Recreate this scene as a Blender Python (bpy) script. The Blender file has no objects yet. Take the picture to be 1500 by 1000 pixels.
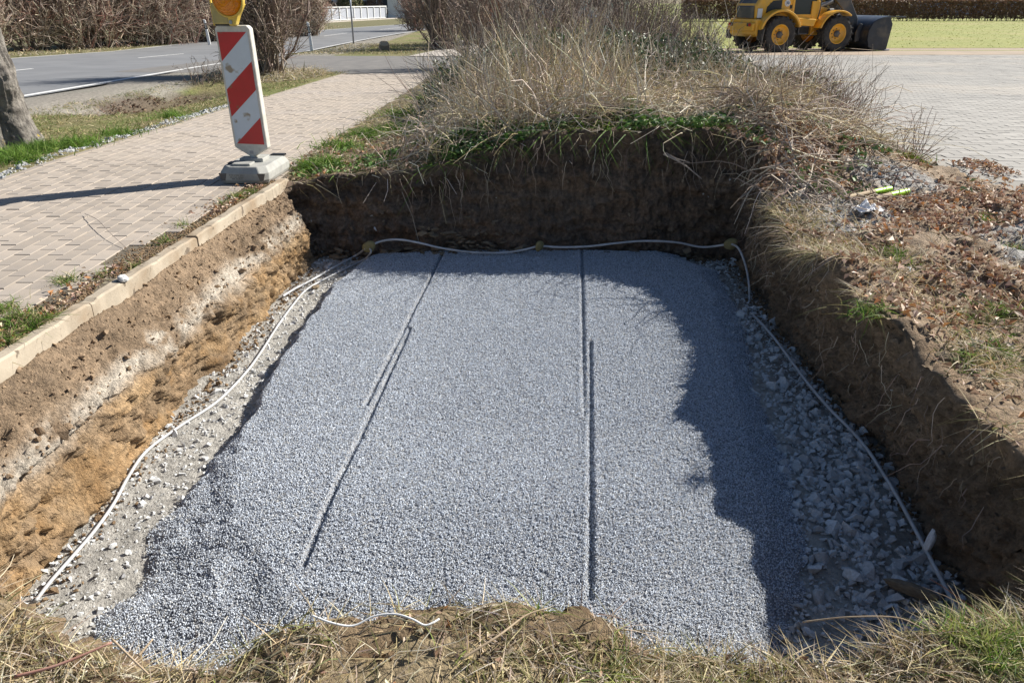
import bpy, bmesh, math, random
import numpy as np
from mathutils import Vector, Matrix

# ------------------------------------------------------------------ camera, light, exposure
SC = bpy.context.scene
COL = SC.collection
random.seed(11)
rng = np.random.default_rng(11)
CAM_H, CAM_F, CAM_PITCH = 1.17, 1120.0, math.atan(500 / 1120.0)   # focal length in pixels of a 1500 px wide picture
cd = bpy.data.cameras.new('camera')
cam = bpy.data.objects.new('camera', cd)
COL.objects.link(cam)
cam.location = (0, 0, CAM_H)
cam.rotation_euler = (math.pi / 2 - CAM_PITCH, 0, 0)
cd.sensor_width = 36
cd.lens = 36 * CAM_F / 1500
cd.clip_start = 0.05
cd.clip_end = 2000
SC.camera = cam

SUN_EL = math.radians(35)
SUN_AZ = math.atan2(.885, .465)                 # from +Y towards +X
W = bpy.data.worlds.new('World')
SC.world = W
W.use_nodes = True
nt = W.node_tree
bg = nt.nodes['Background']
sky = nt.nodes.new('ShaderNodeTexSky')
sky.sky_type = 'NISHITA'
sky.sun_disc = False
sky.sun_elevation = SUN_EL
sky.sun_rotation = SUN_AZ
sky.air_density = 1.0
sky.dust_density = 0.6
sky.ozone_density = 2.6
nt.links.new(sky.outputs[0], bg.inputs[0])
bg.inputs[1].default_value = 0.05
sd = bpy.data.lights.new('sun', 'SUN')
sd.energy = 5.0
sd.angle = math.radians(0.5)
sd.color = (1.0, .945, .85)
sun = bpy.data.objects.new('sun', sd)
COL.objects.link(sun)
sdir = Vector((math.sin(SUN_AZ) * math.cos(SUN_EL), math.cos(SUN_AZ) * math.cos(SUN_EL), math.sin(SUN_EL)))
sun.rotation_euler = (-sdir).to_track_quat('-Z', 'Y').to_euler()
sun.location = (20, 10, 30)
vs = SC.view_settings
vs.view_transform = 'Standard'
vs.look = 'None'
vs.exposure = 0.92
vs.gamma = 1.0
vs.use_curve_mapping = False
SC.render.engine = 'CYCLES'
SC.cycles.max_bounces = 6
SC.cycles.use_denoising = True

# ------------------------------------------------------------------ noise and small maths
def S(a, b, x):
    t = np.clip((np.asarray(x, float) - a) / (b - a), 0, 1)
    return t * t * (3 - 2 * t)

def _hash(ix, iy, iz, seed):
    h = (ix.astype(np.int64) * 374761393 + iy.astype(np.int64) * 668265263 + iz.astype(np.int64) * 2147483647 + seed * 974634541) & 0xFFFFFFFF
    h = ((h ^ (h >> 13)) * 1274126177) & 0xFFFFFFFF
    h = ((h ^ (h >> 16)) * 2246822519) & 0xFFFFFFFF
    return ((h ^ (h >> 15)) & 0xFFFF) / 65535.0

def vnoise(p, seed=0):
    i = np.floor(p); f = p - i; f = f * f * (3 - 2 * f)
    i = i.astype(np.int64); x, y, z = i[..., 0], i[..., 1], i[..., 2]
    fx, fy, fz = f[..., 0], f[..., 1], f[..., 2]
    r = 0
    for dx in (0, 1):
        wx = fx if dx else 1 - fx
        for dy in (0, 1):
            wy = fy if dy else 1 - fy
            for dz in (0, 1):
                wz = fz if dz else 1 - fz
                r = r + wx * wy * wz * _hash(x + dx, y + dy, z + dz, seed)
    return r * 2 - 1

def fbm(p, oct=4, seed=0, gain=.5):
    a, r, q = 1.0, 0, np.asarray(p, float)
    for k in range(oct):
        r = r + a * vnoise(q, seed + k); a *= gain; q = q * 2.03 + 11.7
    return r

def xyz(x, y, z=0):
    x = np.asarray(x, float); y = np.asarray(y, float)
    return np.stack([x, y, np.zeros_like(x) + z], -1)

def n2(x, y, s, oct=3, seed=0):
    return fbm(xyz(np.asarray(x) * s, np.asarray(y) * s, seed * 3.3), oct, seed)

def in_poly(x, y, poly):
    x = np.asarray(x); y = np.asarray(y); c = np.zeros(x.shape, bool)
    n = len(poly)
    for i in range(n):
        x0, y0 = poly[i]; x1, y1 = poly[(i + 1) % n]
        if y0 == y1: continue
        c ^= ((y0 > y) != (y1 > y)) & (x < (x1 - x0) * (y - y0) / (y1 - y0) + x0)
    return c

def seg_dist(x, y, poly, closed=True):
    """distance to a polyline and the index + fraction of the nearest place on it"""
    x = np.asarray(x, float); y = np.asarray(y, float)
    best = np.full(x.shape, 1e9); par = np.zeros(x.shape)
    n = len(poly)
    for i in range(n if closed else n - 1):
        x0, y0 = poly[i][:2]; x1, y1 = poly[(i + 1) % n][:2]
        dx, dy = x1 - x0, y1 - y0
        t = np.clip(((x - x0) * dx + (y - y0) * dy) / (dx * dx + dy * dy + 1e-12), 0, 1)
        d = np.hypot(x - x0 - t * dx, y - y0 - t * dy)
        m = d < best
        best = np.where(m, d, best); par = np.where(m, i + t, par)
    return best, par

def catmull(pts, per=12, closed=False):
    P = np.array(pts, float); n = len(P); out = []
    for i in range(n if closed else n - 1):
        p0 = P[(i - 1) % n] if closed or i > 0 else P[i]
        p1, p2 = P[i], P[(i + 1) % n]
        p3 = P[(i + 2) % n] if closed or i + 2 < n else P[(i + 1) % n]
        for k in range(per):
            t = k / per
            out.append(.5 * (2 * p1 + (p2 - p0) * t + (2 * p0 - 5 * p1 + 4 * p2 - p3) * t * t + (3 * p1 - p0 - 3 * p2 + p3) * t ** 3))
    if not closed: out.append(P[-1])
    return np.array(out)

cT, sT = math.cos(CAM_PITCH), math.sin(CAM_PITCH)
def ray(px, py):
    u, v = (px - 750) / CAM_F, (500 - py) / CAM_F
    return np.array([u, cT + v * sT, -sT + v * cT])
def at_z(px, py, z):
    d = ray(px, py); t = (z - CAM_H) / d[2]
    return np.array([d[0] * t, d[1] * t, z])
def at_y(px, py, Y):
    d = ray(px, py); t = Y / d[1]
    return np.array([d[0] * t, Y, CAM_H + d[2] * t])
def base(y):
    return -.025 * np.clip(np.asarray(y, float) - 6, 0, 26)
def at_g(px, py):
    z = 0.0
    for k in range(30):
        p = at_z(px, py, z); z = float(base(p[1]))
    return p

# ------------------------------------------------------------------ objects, properties
def tag(o, label=None, cat=None, group=None, kind=None):
    if label: o['label'] = label
    if cat: o['category'] = cat
    if group: o['group'] = group
    if kind: o['kind'] = kind
    return o
def empty(name, loc, rz=0, **k):
    o = bpy.data.objects.new(name, None); COL.objects.link(o)
    o.location = loc; o.rotation_euler = (0, 0, rz); o.empty_display_size = .1
    return tag(o, **k)
def link(name, me, parent=None, **k):
    o = bpy.data.objects.new(name, me); COL.objects.link(o)
    if parent: o.parent = parent
    return tag(o, **k)
def kids(o):
    return list(o.children)
def copy_tree(o, parent=None):
    c = o.copy(); COL.objects.link(c)
    if parent: c.parent = parent
    for ch in kids(o):
        copy_tree(ch, c)
    return c

def np_mesh(name, V, F, mat, col=None, smooth=False):
    """V (n,3); F a list of (m,3) / (m,4) arrays; col (n,3) per-vertex colour of the thing itself"""
    me = bpy.data.meshes.new(name)
    V = np.asarray(V, np.float32)
    if not isinstance(F, (list, tuple)): F = [F]
    F = [np.asarray(f, np.int32) for f in F if len(f)]
    nl = sum(f.size for f in F); nf = sum(len(f) for f in F)
    me.vertices.add(len(V)); me.vertices.foreach_set('co', V.ravel())
    me.loops.add(nl); me.loops.foreach_set('vertex_index', np.concatenate([f.ravel() for f in F]))
    tot = np.concatenate([np.full(len(f), f.shape[1], np.int32) for f in F])
    me.polygons.add(nf)
    me.polygons.foreach_set('loop_start', np.concatenate([[0], np.cumsum(tot)[:-1]]).astype(np.int32))
    me.polygons.foreach_set('use_smooth', np.full(nf, bool(smooth)))
    me.update(calc_edges=True); me.validate()
    if col is not None:
        a = me.attributes.new('col', 'FLOAT_COLOR', 'POINT')
        a.data.foreach_set('color', np.concatenate([np.asarray(col, np.float32), np.ones((len(V), 1), np.float32)], 1).ravel())
    if mat: me.materials.append(mat)
    return me

def grid_faces(nu, nv, wrap=False):
    i = np.arange(nu if wrap else nu - 1); j = np.arange(nv - 1)
    I, J = np.meshgrid(i, j, indexing='ij'); I2 = (I + 1) % nu
    return np.stack([I * nv + J, I2 * nv + J, I2 * nv + J + 1, I * nv + J + 1], -1).reshape(-1, 4)

def tubes(P, R, sides=3, cap=False):
    """P (n,k,3) paths, R (n,k) radii -> vertices, quads"""
    P = np.asarray(P, float); R = np.asarray(R, float)
    n, k, _ = P.shape
    T = np.gradient(P, axis=1) if k > 2 else np.repeat((P[:, 1:] - P[:, :1]), 2, 1)
    T /= np.linalg.norm(T, axis=2, keepdims=True) + 1e-12
    mean = T.mean(1); ref = np.where(np.abs(mean[:, 2:3]) > .8, [[1., .2, 0]], [[0.1, 0.2, 1.]])[:, None, :]
    A = np.cross(T, ref); A /= np.linalg.norm(A, axis=2, keepdims=True) + 1e-12
    B = np.cross(T, A)
    ang = np.arange(sides) * 2 * np.pi / sides
    V = P[:, :, None] + R[:, :, None, None] * (A[:, :, None] * np.cos(ang)[None, None, :, None] + B[:, :, None] * np.sin(ang)[None, None, :, None])
    V = V.reshape(-1, 3)
    j = np.arange(k - 1); s = np.arange(sides); nn = np.arange(n)
    N, J, Q = np.meshgrid(nn, j, s, indexing='ij'); Q2 = (Q + 1) % sides
    b = N * k * sides
    F = np.stack([b + J * sides + Q, b + J * sides + Q2, b + (J + 1) * sides + Q2, b + (J + 1) * sides + Q], -1).reshape(-1, 4)
    out = [F]
    if cap:
        i0 = np.arange(n) * k * sides
        out.append(i0[:, None] + np.arange(sides)[::-1][None])
        out.append((i0 + (k - 1) * sides)[:, None] + np.arange(sides)[None])
    return V, out

def tube_mesh(name, path, r, mat, sides=10):
    path = np.asarray(path, float)
    V, F = tubes(path[None], np.broadcast_to(np.asarray(r, float), (1, len(path))), sides, True)
    return np_mesh(name, V, F, mat, smooth=True)

def unit(v): return v / (np.linalg.norm(v, axis=-1, keepdims=True) + 1e-12)
def rand_dir(n, up=0.0):
    v = rng.normal(size=(n, 3)); v[:, 2] += up
    return unit(v)
def pick(pal, n, jit=.18):
    pal = np.array(pal, float); c = pal[rng.integers(0, len(pal), n)]
    return np.clip(c * (1 + rng.uniform(-jit, jit, (n, 1))) * (1 + rng.uniform(-.06, .06, (n, 3))), 0, 1)

def blades(P, D, L, Wd, droop=.5, segs=3):
    """grass blades: base P, initial direction D, length L, width Wd, bending over by droop"""
    n = len(P); D = unit(D)
    t = np.linspace(0, 1, segs + 1)
    out = rng.normal(size=(n, 3)); out[:, 2] = 0; out = unit(out + D * [1, 1, 0] * 1.5)
    dr = np.asarray(droop) * np.ones(n) * rng.uniform(.3, 1.3, n)
    C = P[:, None] + L[:, None, None] * (D[:, None] * t[None, :, None] + dr[:, None, None] * (t ** 2)[None, :, None] * (out[:, None] * .8 - np.array([0, 0, .75])))
    side = unit(np.cross(D, rng.normal(size=(n, 3))))
    w = (Wd[:, None] * (1 - t ** 1.7 * .93)[None])[:, :, None]
    V = np.stack([C - side[:, None] * w * .5, C + side[:, None] * w * .5], 2).reshape(-1, 3)
    k = segs + 1
    N, J = np.meshgrid(np.arange(n), np.arange(segs), indexing='ij'); b = N * k * 2 + J * 2
    F = np.stack([b, b + 1, b + 3, b + 2], -1).reshape(-1, 4)
    return V, F, k * 2

def leaf_cards(P, N, size, asp=.55, fold=.25):
    """small folded leaves: four corners, creased along the midrib"""
    n = len(P); N = unit(N); A = unit(np.cross(N, rng.normal(size=(n, 3)))); B = np.cross(N, A)
    s = np.asarray(size)[:, None] * np.ones((n, 1)); f = fold * rng.uniform(.2, 1.8, (n, 1))
    curl = rng.uniform(-.25, .25, (n, 1))
    V = np.stack([P - A * s * .5 + N * s * curl, P + B * s * asp * .5 + N * s * f * .5 - A * s * .08, P + A * s * .5 + N * s * curl, P - B * s * asp * .5 + N * s * f * .5 - A * s * .08], 1).reshape(-1, 3)
    b = np.arange(n)[:, None] * 4
    return V, np.concatenate([b + [0, 1, 2], b + [0, 2, 3]], 0)

class MB:
    """collects solids, then links them as one mesh object"""
    def __init__(self): self.v = []; self.f = []
    def add(self, V, F, M=None):
        o = len(self.v)
        for p in V:
            p = Vector(p)
            self.v.append(tuple(M @ p) if M else tuple(p))
        for f in F: self.f.append([o + i for i in f])
        return self
    def box(self, c, s, M=None, taper=(1, 1)):
        x, y, z = s[0] / 2, s[1] / 2, s[2] / 2; tx, ty = taper
        V = [(-x, -y, -z), (x, -y, -z), (x, y, -z), (-x, y, -z), (-x * tx, -y * ty, z), (x * tx, -y * ty, z), (x * tx, y * ty, z), (-x * tx, y * ty, z)]
        V = [(a + c[0], b + c[1], d + c[2]) for a, b, d in V]
        return self.add(V, [(0, 3, 2, 1), (4, 5, 6, 7), (0, 1, 5, 4), (1, 2, 6, 5), (2, 3, 7, 6), (3, 0, 4, 7)], M)
    def prism(self, pts, y0, y1, M=None, axes='xz'):
        """outline pts in the xz plane (or other axes) pushed from y0 to y1"""
        n = len(pts)
        def p(a, b, d): return {'xz': (a, d, b), 'xy': (a, b, d), 'yz': (d, a, b)}[axes]
        V = [p(a, b, y0) for a, b in pts] + [p(a, b, y1) for a, b in pts]
        F = [list(range(n)), list(range(2 * n - 1, n - 1, -1))] + [(i, i + n, (i + 1) % n + n, (i + 1) % n) for i in range(n)]
        return self.add(V, F, M)
    def cyl(self, p0, p1, r0, r1=None, n=12):
        V, F = tubes(np.array([[p0, p1]], float), np.array([[r0, r0 if r1 is None else r1]], float), n, True)
        return self.add(V, [list(map(int, f)) for a in F for f in a])
    def path(self, pts, r, n=8):
        pts = np.array(pts, float)
        V, F = tubes(pts[None], np.broadcast_to(np.asarray(r, float), (1, len(pts))), n, True)
        return self.add(V, [list(map(int, f)) for a in F for f in a])
    def lathe(self, prof, n=24, M=None, close=False):
        """profile (r, z) round z"""
        k = len(prof); V = []; F = []
        for i in range(n):
            a = 2 * math.pi * i / n
            V += [(r * math.cos(a), r * math.sin(a), z) for r, z in prof]
        for i in range(n):
            for j in range(k if close else k - 1):
                a, b = i * k + j, ((i + 1) % n) * k + j
                j2 = (j + 1) % k
                F.append((a, b, ((i + 1) % n) * k + j2, i * k + j2))
        return self.add(V, F, M)
    def build(self, name, mat, parent=None, bevel=0, smooth=False, segs=2, **k):
        me = bpy.data.meshes.new(name); me.from_pydata(self.v, [], self.f); me.update()
        bm = bmesh.new(); bm.from_mesh(me); bmesh.ops.remove_doubles(bm, verts=bm.verts, dist=1e-5)
        bmesh.ops.recalc_face_normals(bm, faces=bm.faces); bm.to_mesh(me); bm.free()
        me.materials.append(mat)
        if smooth: me.polygons.foreach_set('use_smooth', np.ones(len(me.polygons), bool))
        o = link(name, me, parent, **k)
        if bevel:
            b = o.modifiers.new('bevel', 'BEVEL'); b.width = bevel; b.segments = segs; b.limit_method = 'ANGLE'; b.angle_limit = math.radians(35)
        return o

# ------------------------------------------------------------------ materials
def M(name, c1, c2=None, scale=6., rough=.85, bump=0., bscale=60., attr=False, rand=0., trans=0., metal=0., c3=None, s3=1.5, detail=6, emit=None, spots=None, coat=0., bdist=.01, vary=.0):
    m = bpy.data.materials.new(name); m.use_nodes = True
    t = m.node_tree; N = t.nodes; L = t.links; p = N['Principled BSDF']
    p.inputs['Roughness'].default_value = rough; p.inputs['Metallic'].default_value = metal
    p.inputs['Coat Weight'].default_value = coat
    p.inputs['Specular IOR Level'].default_value = .35 if rough > .6 else .5
    geo = N.new('ShaderNodeTexCoord').outputs['Object']
    def noise(s, d=detail, r=.6):
        n = N.new('ShaderNodeTexNoise'); n.inputs['Scale'].default_value = s; n.inputs['Detail'].default_value = d; n.inputs['Roughness'].default_value = r
        L.new(geo, n.inputs['Vector']); return n.outputs['Fac']
    def ramp(sock, a, b):
        r = N.new('ShaderNodeMapRange'); r.inputs[1].default_value = a; r.inputs[2].default_value = b; L.new(sock, r.inputs[0]); return r.outputs[0]
    def mix(fac, a, b, mode='MIX'):
        x = N.new('ShaderNodeMix'); x.data_type = 'RGBA'; x.blend_type = mode
        if hasattr(fac, 'links'): L.new(fac, x.inputs[0])
        else: x.inputs[0].default_value = fac
        for s, i in ((a, 6), (b, 7)):
            if hasattr(s, 'links'): L.new(s, x.inputs[i])
            else: x.inputs[i].default_value = (*s, 1)
        return x.outputs[2]
    col = c1
    if attr:
        a = N.new('ShaderNodeAttribute'); a.attribute_name = 'col'; col = a.outputs['Color']
        if vary:
            g = ramp(noise(scale), .3, .7); v = N.new('ShaderNodeMapRange'); L.new(g, v.inputs[0]); v.inputs[3].default_value = 1 - vary; v.inputs[4].default_value = 1 + vary
            col = mix(1.0, col, v.outputs[0], 'MULTIPLY')
    elif c2 is not None:
        col = mix(ramp(noise(scale), .36, .64), c1, c2)
    if c3 is not None: col = mix(ramp(noise(s3, 4), .5, .68), col, c3)
    if spots is not None:
        col = mix(ramp(noise(spots[1], 3, .5), spots[2], spots[2] + .05), col, spots[0])
    if rand:
        oi = N.new('ShaderNodeObjectInfo'); v = N.new('ShaderNodeMapRange'); L.new(oi.outputs['Random'], v.inputs[0])
        v.inputs[3].default_value = 1 - rand; v.inputs[4].default_value = 1 + rand
        col = mix(1.0, col, v.outputs[0], 'MULTIPLY')
    if hasattr(col, 'links'): L.new(col, p.inputs['Base Color'])
    else: p.inputs['Base Color'].default_value = (*col, 1)
    if bump:
        b = N.new('ShaderNodeBump'); b.inputs['Strength'].default_value = bump; b.inputs['Distance'].default_value = bdist
        L.new(noise(bscale, 5, .65), b.inputs['Height']); L.new(b.outputs[0], p.inputs['Normal'])
    if trans:
        tr = N.new('ShaderNodeBsdfTranslucent'); ms = N.new('ShaderNodeMixShader'); ms.inputs[0].default_value = trans
        if hasattr(col, 'links'): L.new(col, tr.inputs[0])
        else: tr.inputs[0].default_value = (*col, 1)
        L.new(p.outputs[0], ms.inputs[1]); L.new(tr.outputs[0], ms.inputs[2]); L.new(ms.outputs[0], N['Material Output'].inputs[0])
    return m

MAT = dict(
    ground=M('ground', (1, 1, 1), attr=True, vary=.4, scale=22, rough=.95, bump=.9, bscale=80, bdist=.02),
    earth=M('earth', (1, 1, 1), attr=True, vary=.42, scale=42, rough=.95, bump=1.0, bscale=100, bdist=.025),
    plant=M('plant', (1, 1, 1), attr=True, rough=.7, trans=.3),
    stalk=M('stalk', (1, 1, 1), attr=True, rough=.75),
    leaf=M('leaf', (1, 1, 1), attr=True, rough=.6, trans=.2),
    ivy=M('ivy', (1, 1, 1), attr=True, rough=.5, trans=.1),
    stone=M('stone', (.56, .565, .57), (.42, .425, .425), scale=9, rough=.9, bump=.3, bscale=80, rand=.3),
    earthstone=M('earthstone', (.24, .19, .13), (.16, .12, .08), scale=14, rough=.95, bump=.5, bscale=60, rand=.3),
    wallclod=M('wallclod', (.20, .145, .097), (.13, .095, .065), scale=30, rough=.95, bump=.8, bscale=90),
    bankclod=M('bankclod', (.30, .215, .14), (.22, .155, .10), scale=30, rough=.95, bump=.8, bscale=90),
    clod=M('clod', (.24, .165, .095), (.15, .10, .06), scale=30, rough=.95, bump=.8, bscale=90, rand=.2),
    bed=M('bed', (.27, .28, .30), (.19, .195, .21), scale=160, rough=.9),
    paver=M('paver', (.37, .318, .268), (.315, .275, .235), scale=4.5, rough=.9, bump=.25, bscale=220, rand=.12, bdist=.002, c3=(.34, .30, .265), s3=.9),
    joint=M('joint', (.10, .085, .065), (.16, .135, .10), scale=8, rough=.95),
    yard=M('yard', (.325, .312, .29), (.275, .265, .25), scale=1.4, rough=.85, bump=.2, bscale=150, rand=.12, bdist=.002, c3=(.40, .365, .32), s3=.35),
    yardbed=M('yardbed', (.24, .228, .205), (.28, .265, .24), scale=2, rough=.9),
    kerb=M('kerb', (.43, .37, .29), (.31, .265, .205), scale=5, rough=.9, bump=.35, bscale=120, spots=((.15, .12, .09), 16, .62), bdist=.004, c3=(.27, .205, .14), s3=3.2),
    asphalt=M('asphalt', (.205, .21, .22), (.165, .17, .18), scale=.9, rough=.8, bump=.3, bscale=120, bdist=.004),
    sideroad=M('sideroad', (.15, .145, .14), (.2, .19, .18), scale=3, rough=.85, bump=.5, bscale=50, bdist=.01),
    concrete=M('concrete', (.42, .38, .34), (.36, .33, .3), scale=3, rough=.9, bump=.2, bscale=80),
    roadwhite=M('roadwhite', (.75, .75, .74), (.62, .62, .61), scale=6, rough=.7),
    lawn=M('lawn', (.27, .275, .075), (.225, .245, .065), scale=.8, rough=.9, bump=.8, bscale=12, c3=(.30, .27, .10), s3=.18, bdist=.05),
    dirt=M('dirt', (.36, .28, .21), (.29, .235, .18), scale=1.2, rough=.95, bump=.4, bscale=15),
    cable=M('cable', (.52, .53, .55), (.38, .385, .39), scale=12, rough=.45),
    joint_tape=M('joint_tape', (.30, .26, .12), (.2, .17, .08), scale=40, rough=.7, bump=.5, bscale=90),
    hose=M('hose', (.02, .02, .02), rough=.5),
    white=M('white', (.74, .75, .76), (.66, .66, .66), scale=9, rough=.4),
    dirtywhite=M('dirtywhite', (.60, .66, .74), (.54, .60, .67), scale=6, rough=.35, spots=((.30, .25, .19), 8, .59)),
    frame=M('frame', (.62, .60, .55), (.48, .46, .41), scale=16, rough=.5),
    red=M('red', (.52, .018, .028), (.44, .02, .025), scale=8, rough=.3, spots=((.30, .08, .05), 12, .66)),
    amber=M('amber', (.95, .36, .008), (.86, .28, .006), scale=20, rough=.15, coat=.6, trans=.3),
    yellowplastic=M('yellowplastic', (.70, .50, .08), (.58, .42, .09), scale=14, rough=.45),
    oldyellow=M('oldyellow', (.46, .38, .14), (.36, .30, .13), scale=22, rough=.6),
    recycled=M('recycled', (.37, .37, .345), (.28, .28, .265), scale=12, rough=.75, bump=.3, bscale=120, bdist=.003),
    dark=M('dark', (.02, .02, .022), rough=.5),
    steel=M('steel', (.30, .32, .36), (.24, .26, .3), scale=8, rough=.4, metal=.6),
    black=M('black', (.03, .03, .033), rough=.55),
    bark=M('bark', (.25, .23, .205), (.075, .067, .06), scale=11, rough=.95, bump=1.0, bscale=22, spots=((.35, .26, .04), 6, .66), bdist=.03),
    farbark=M('farbark', (.2, .165, .14), (.13, .105, .09), scale=6, rough=.95, bump=.6, bscale=20),
    wood=M('wood', (.46, .36, .24), (.36, .27, .17), scale=12, rough=.8),
    neon=M('neon', (.42, .75, .02), (.36, .64, .03), scale=14, rough=.5),
    plastic=M('plastic', (.82, .82, .83), (.74, .74, .76), scale=14, rough=.5),
    blue=M('blue', (.06, .14, .32), (.08, .18, .38), scale=3, rough=.4),
    loader=M('loader', (.86, .45, .035), (.80, .41, .035), scale=3, rough=.38, coat=.25, c3=(.62, .38, .1), s3=2.5),
    charcoal=M('charcoal', (.045, .05, .06), (.065, .068, .075), scale=5, rough=.5, c3=(.14, .125, .11), s3=2.2),
    bucket=M('bucket', (.032, .04, .058), (.022, .027, .038), scale=4, rough=.38, metal=.2, c3=(.10, .09, .08), s3=1.6),
    rubber=M('rubber', (.035, .035, .036), (.075, .07, .065), scale=8, rough=.85, bump=.3, bscale=30),
    glass=M('glass', (.03, .045, .06), rough=.05),
    lampred=M('lampred', (.45, .02, .01), rough=.25),
    render_white=M('render_white', (.72, .73, .74), (.66, .67, .68), scale=2, rough=.9),
    render_blue=M('render_blue', (.30, .40, .56), (.26, .36, .5), scale=2, rough=.9),
    render_grey=M('render_grey', (.2, .21, .25), (.16, .17, .2), scale=2, rough=.9),
    tile=M('tile', (.22, .08, .05), (.16, .06, .045), scale=4, rough=.8),
    panel=M('panel', (.36, .38, .43), (.32, .34, .39), scale=3, rough=.5),
    yellowpost=M('yellowpost', (.62, .38, .03), rough=.5),
)

def grain_material():
    m = bpy.data.materials.new('grain'); m.use_nodes = True; t = m.node_tree; p = t.nodes['Principled BSDF']; p.inputs['Roughness'].default_value = .7; p.inputs['Specular IOR Level'].default_value = .3
    oi = t.nodes.new('ShaderNodeObjectInfo'); r = t.nodes.new('ShaderNodeValToRGB'); r.color_ramp.interpolation = 'CONSTANT'
    cs = [(.17, .18, .20), (.26, .28, .31), (.34, .365, .40), (.44, .47, .51), (.40, .38, .335), (.54, .57, .60), (.12, .125, .14), (.30, .32, .355)]
    e = r.color_ramp.elements
    while len(e) < len(cs): e.new(.5)
    for q, (el, c) in enumerate(zip(e, cs)): el.position = q / len(cs); el.color = (*[(v * .68 + .32 * u) * q_ for v, u, q_ in zip(c, (.33, .35, .38), (1.47, 1.50, 1.55))], 1)
    t.links.new(oi.outputs['Random'], r.inputs[0]); t.links.new(r.outputs[0], p.inputs['Base Color']); return m
MAT['grain'] = grain_material()
# ------------------------------------------------------------------ the pit: rim, foot and terrain heights
def kerb_x(y): return -1.82 + .0693 * (np.asarray(y, float) - 2.45)
kx = lambda y: float(kerb_x(y)) + .004
# rim x, y, z | foot x, y | weight of the left bank
CTRL = [(-1.87, 1.45, -.12, -1.62, 1.75, .3), (-1.55, 1.55, -.13, -1.5, 1.72, 0), (-1.28, 1.48, -.17, -1.25, 1.70, 0), (-1.05, 1.34, -.24, -1.0, 1.62, 0),
        (-.75, 1.33, -.25, -.75, 1.6, 0), (-.52, 1.40, -.215, -.5, 1.62, 0), (-.25, 1.455, -.20, -.25, 1.64, 0), (.1, 1.455, -.20, .1, 1.64, 0),
        (.25, 1.40, -.21, .25, 1.62, 0), (.35, 1.34, -.24, .4, 1.6, 0), (.7, 1.34, -.24, .75, 1.6, 0), (1.05, 1.40, -.21, 1.1, 1.62, 0),
        (1.35, 1.48, -.17, 1.4, 1.7, 0), (1.53, 1.72, -.1, 1.5, 1.9, 0),
        (1.50, 2.2, -.05, 1.53, 2.3, 0), (1.49, 2.8, -.02, 1.55, 2.9, 0), (1.50, 3.4, -.02, 1.54, 3.45, 0), (1.53, 3.9, -.02, 1.54, 3.95, 0),
        (1.57, 4.4, .0, 1.55, 4.4, 0), (1.60, 4.85, .08, 1.58, 4.85, 0), (1.64, 5.25, .27, 1.60, 5.22, 0),
        (1.3, 5.42, .34, 1.2, 5.33, 0), (.9, 5.4, .34, .9, 5.33, 0), (.4, 5.4, .32, .4, 5.33, 0), (0, 5.42, .25, 0, 5.33, 0), (-.35, 5.45, .14, -.35, 5.34, 0),
        (-.75, 5.47, .03, -.75, 5.34, 0), (-1.2, 5.47, 0, -1.15, 5.34, 0), (-1.55, 5.46, -.03, -1.45, 5.32, .0),
        (kx(5.28), 5.28, -.068, -1.44, 5.2, .9), (kx(4.9), 4.9, -.068, -1.45, 4.9, 1), (kx(4.4), 4.4, -.068, -1.48, 4.4, 1), (kx(3.6), 3.6, -.068, -1.53, 3.6, 1),
        (kx(2.8), 2.8, -.068, -1.58, 2.8, 1), (kx(2.1), 2.1, -.068, -1.62, 2.1, 1)]
LOOP = catmull(CTRL, 44, True)
LOOP[:, 5] = np.clip(LOOP[:, 5], 0, 1)
LOOP[:, 2] += .022 * fbm(LOOP[:, :3] * 5, 3, 5) * (1 - LOOP[:, 5])
_m = (1 - LOOP[:, 5]) * .03
LOOP[:, 0] += _m * fbm(LOOP[:, :3] * 7, 3, 6); LOOP[:, 1] += _m * fbm(LOOP[:, :3] * 7, 3, 7)
_r = (LOOP[:, 0] > 1.2) & (LOOP[:, 1] > 1.8) & (LOOP[:, 1] < 5.2)
LOOP[:, 2] += _r * (.035 * fbm(LOOP[:, :3] * 2.7, 2, 15) + .022 * fbm(LOOP[:, :3] * 9, 2, 16))
LOOP[:, 2] += _r * (.075 * np.exp(-((LOOP[:, 1] - 3.42) / .13) ** 2) + .07 * S(2.60, 2.68, LOOP[:, 1]) * (1 - S(2.72, 3.1, LOOP[:, 1])) - .03 * (1 - S(2.5, 2.64, LOOP[:, 1])))
LOOP[:, 2] += LOOP[:, 5] * .022 * fbm(LOOP[:, :3] * [3, 3, 0], 3, 17)
RIMP = [tuple(p[:2]) for p in LOOP[::4]]
RIMZ = LOOP[::4, 2]
def zfloor(y): return -.61 + .019 * (np.asarray(y, float) - 1.7)

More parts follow.
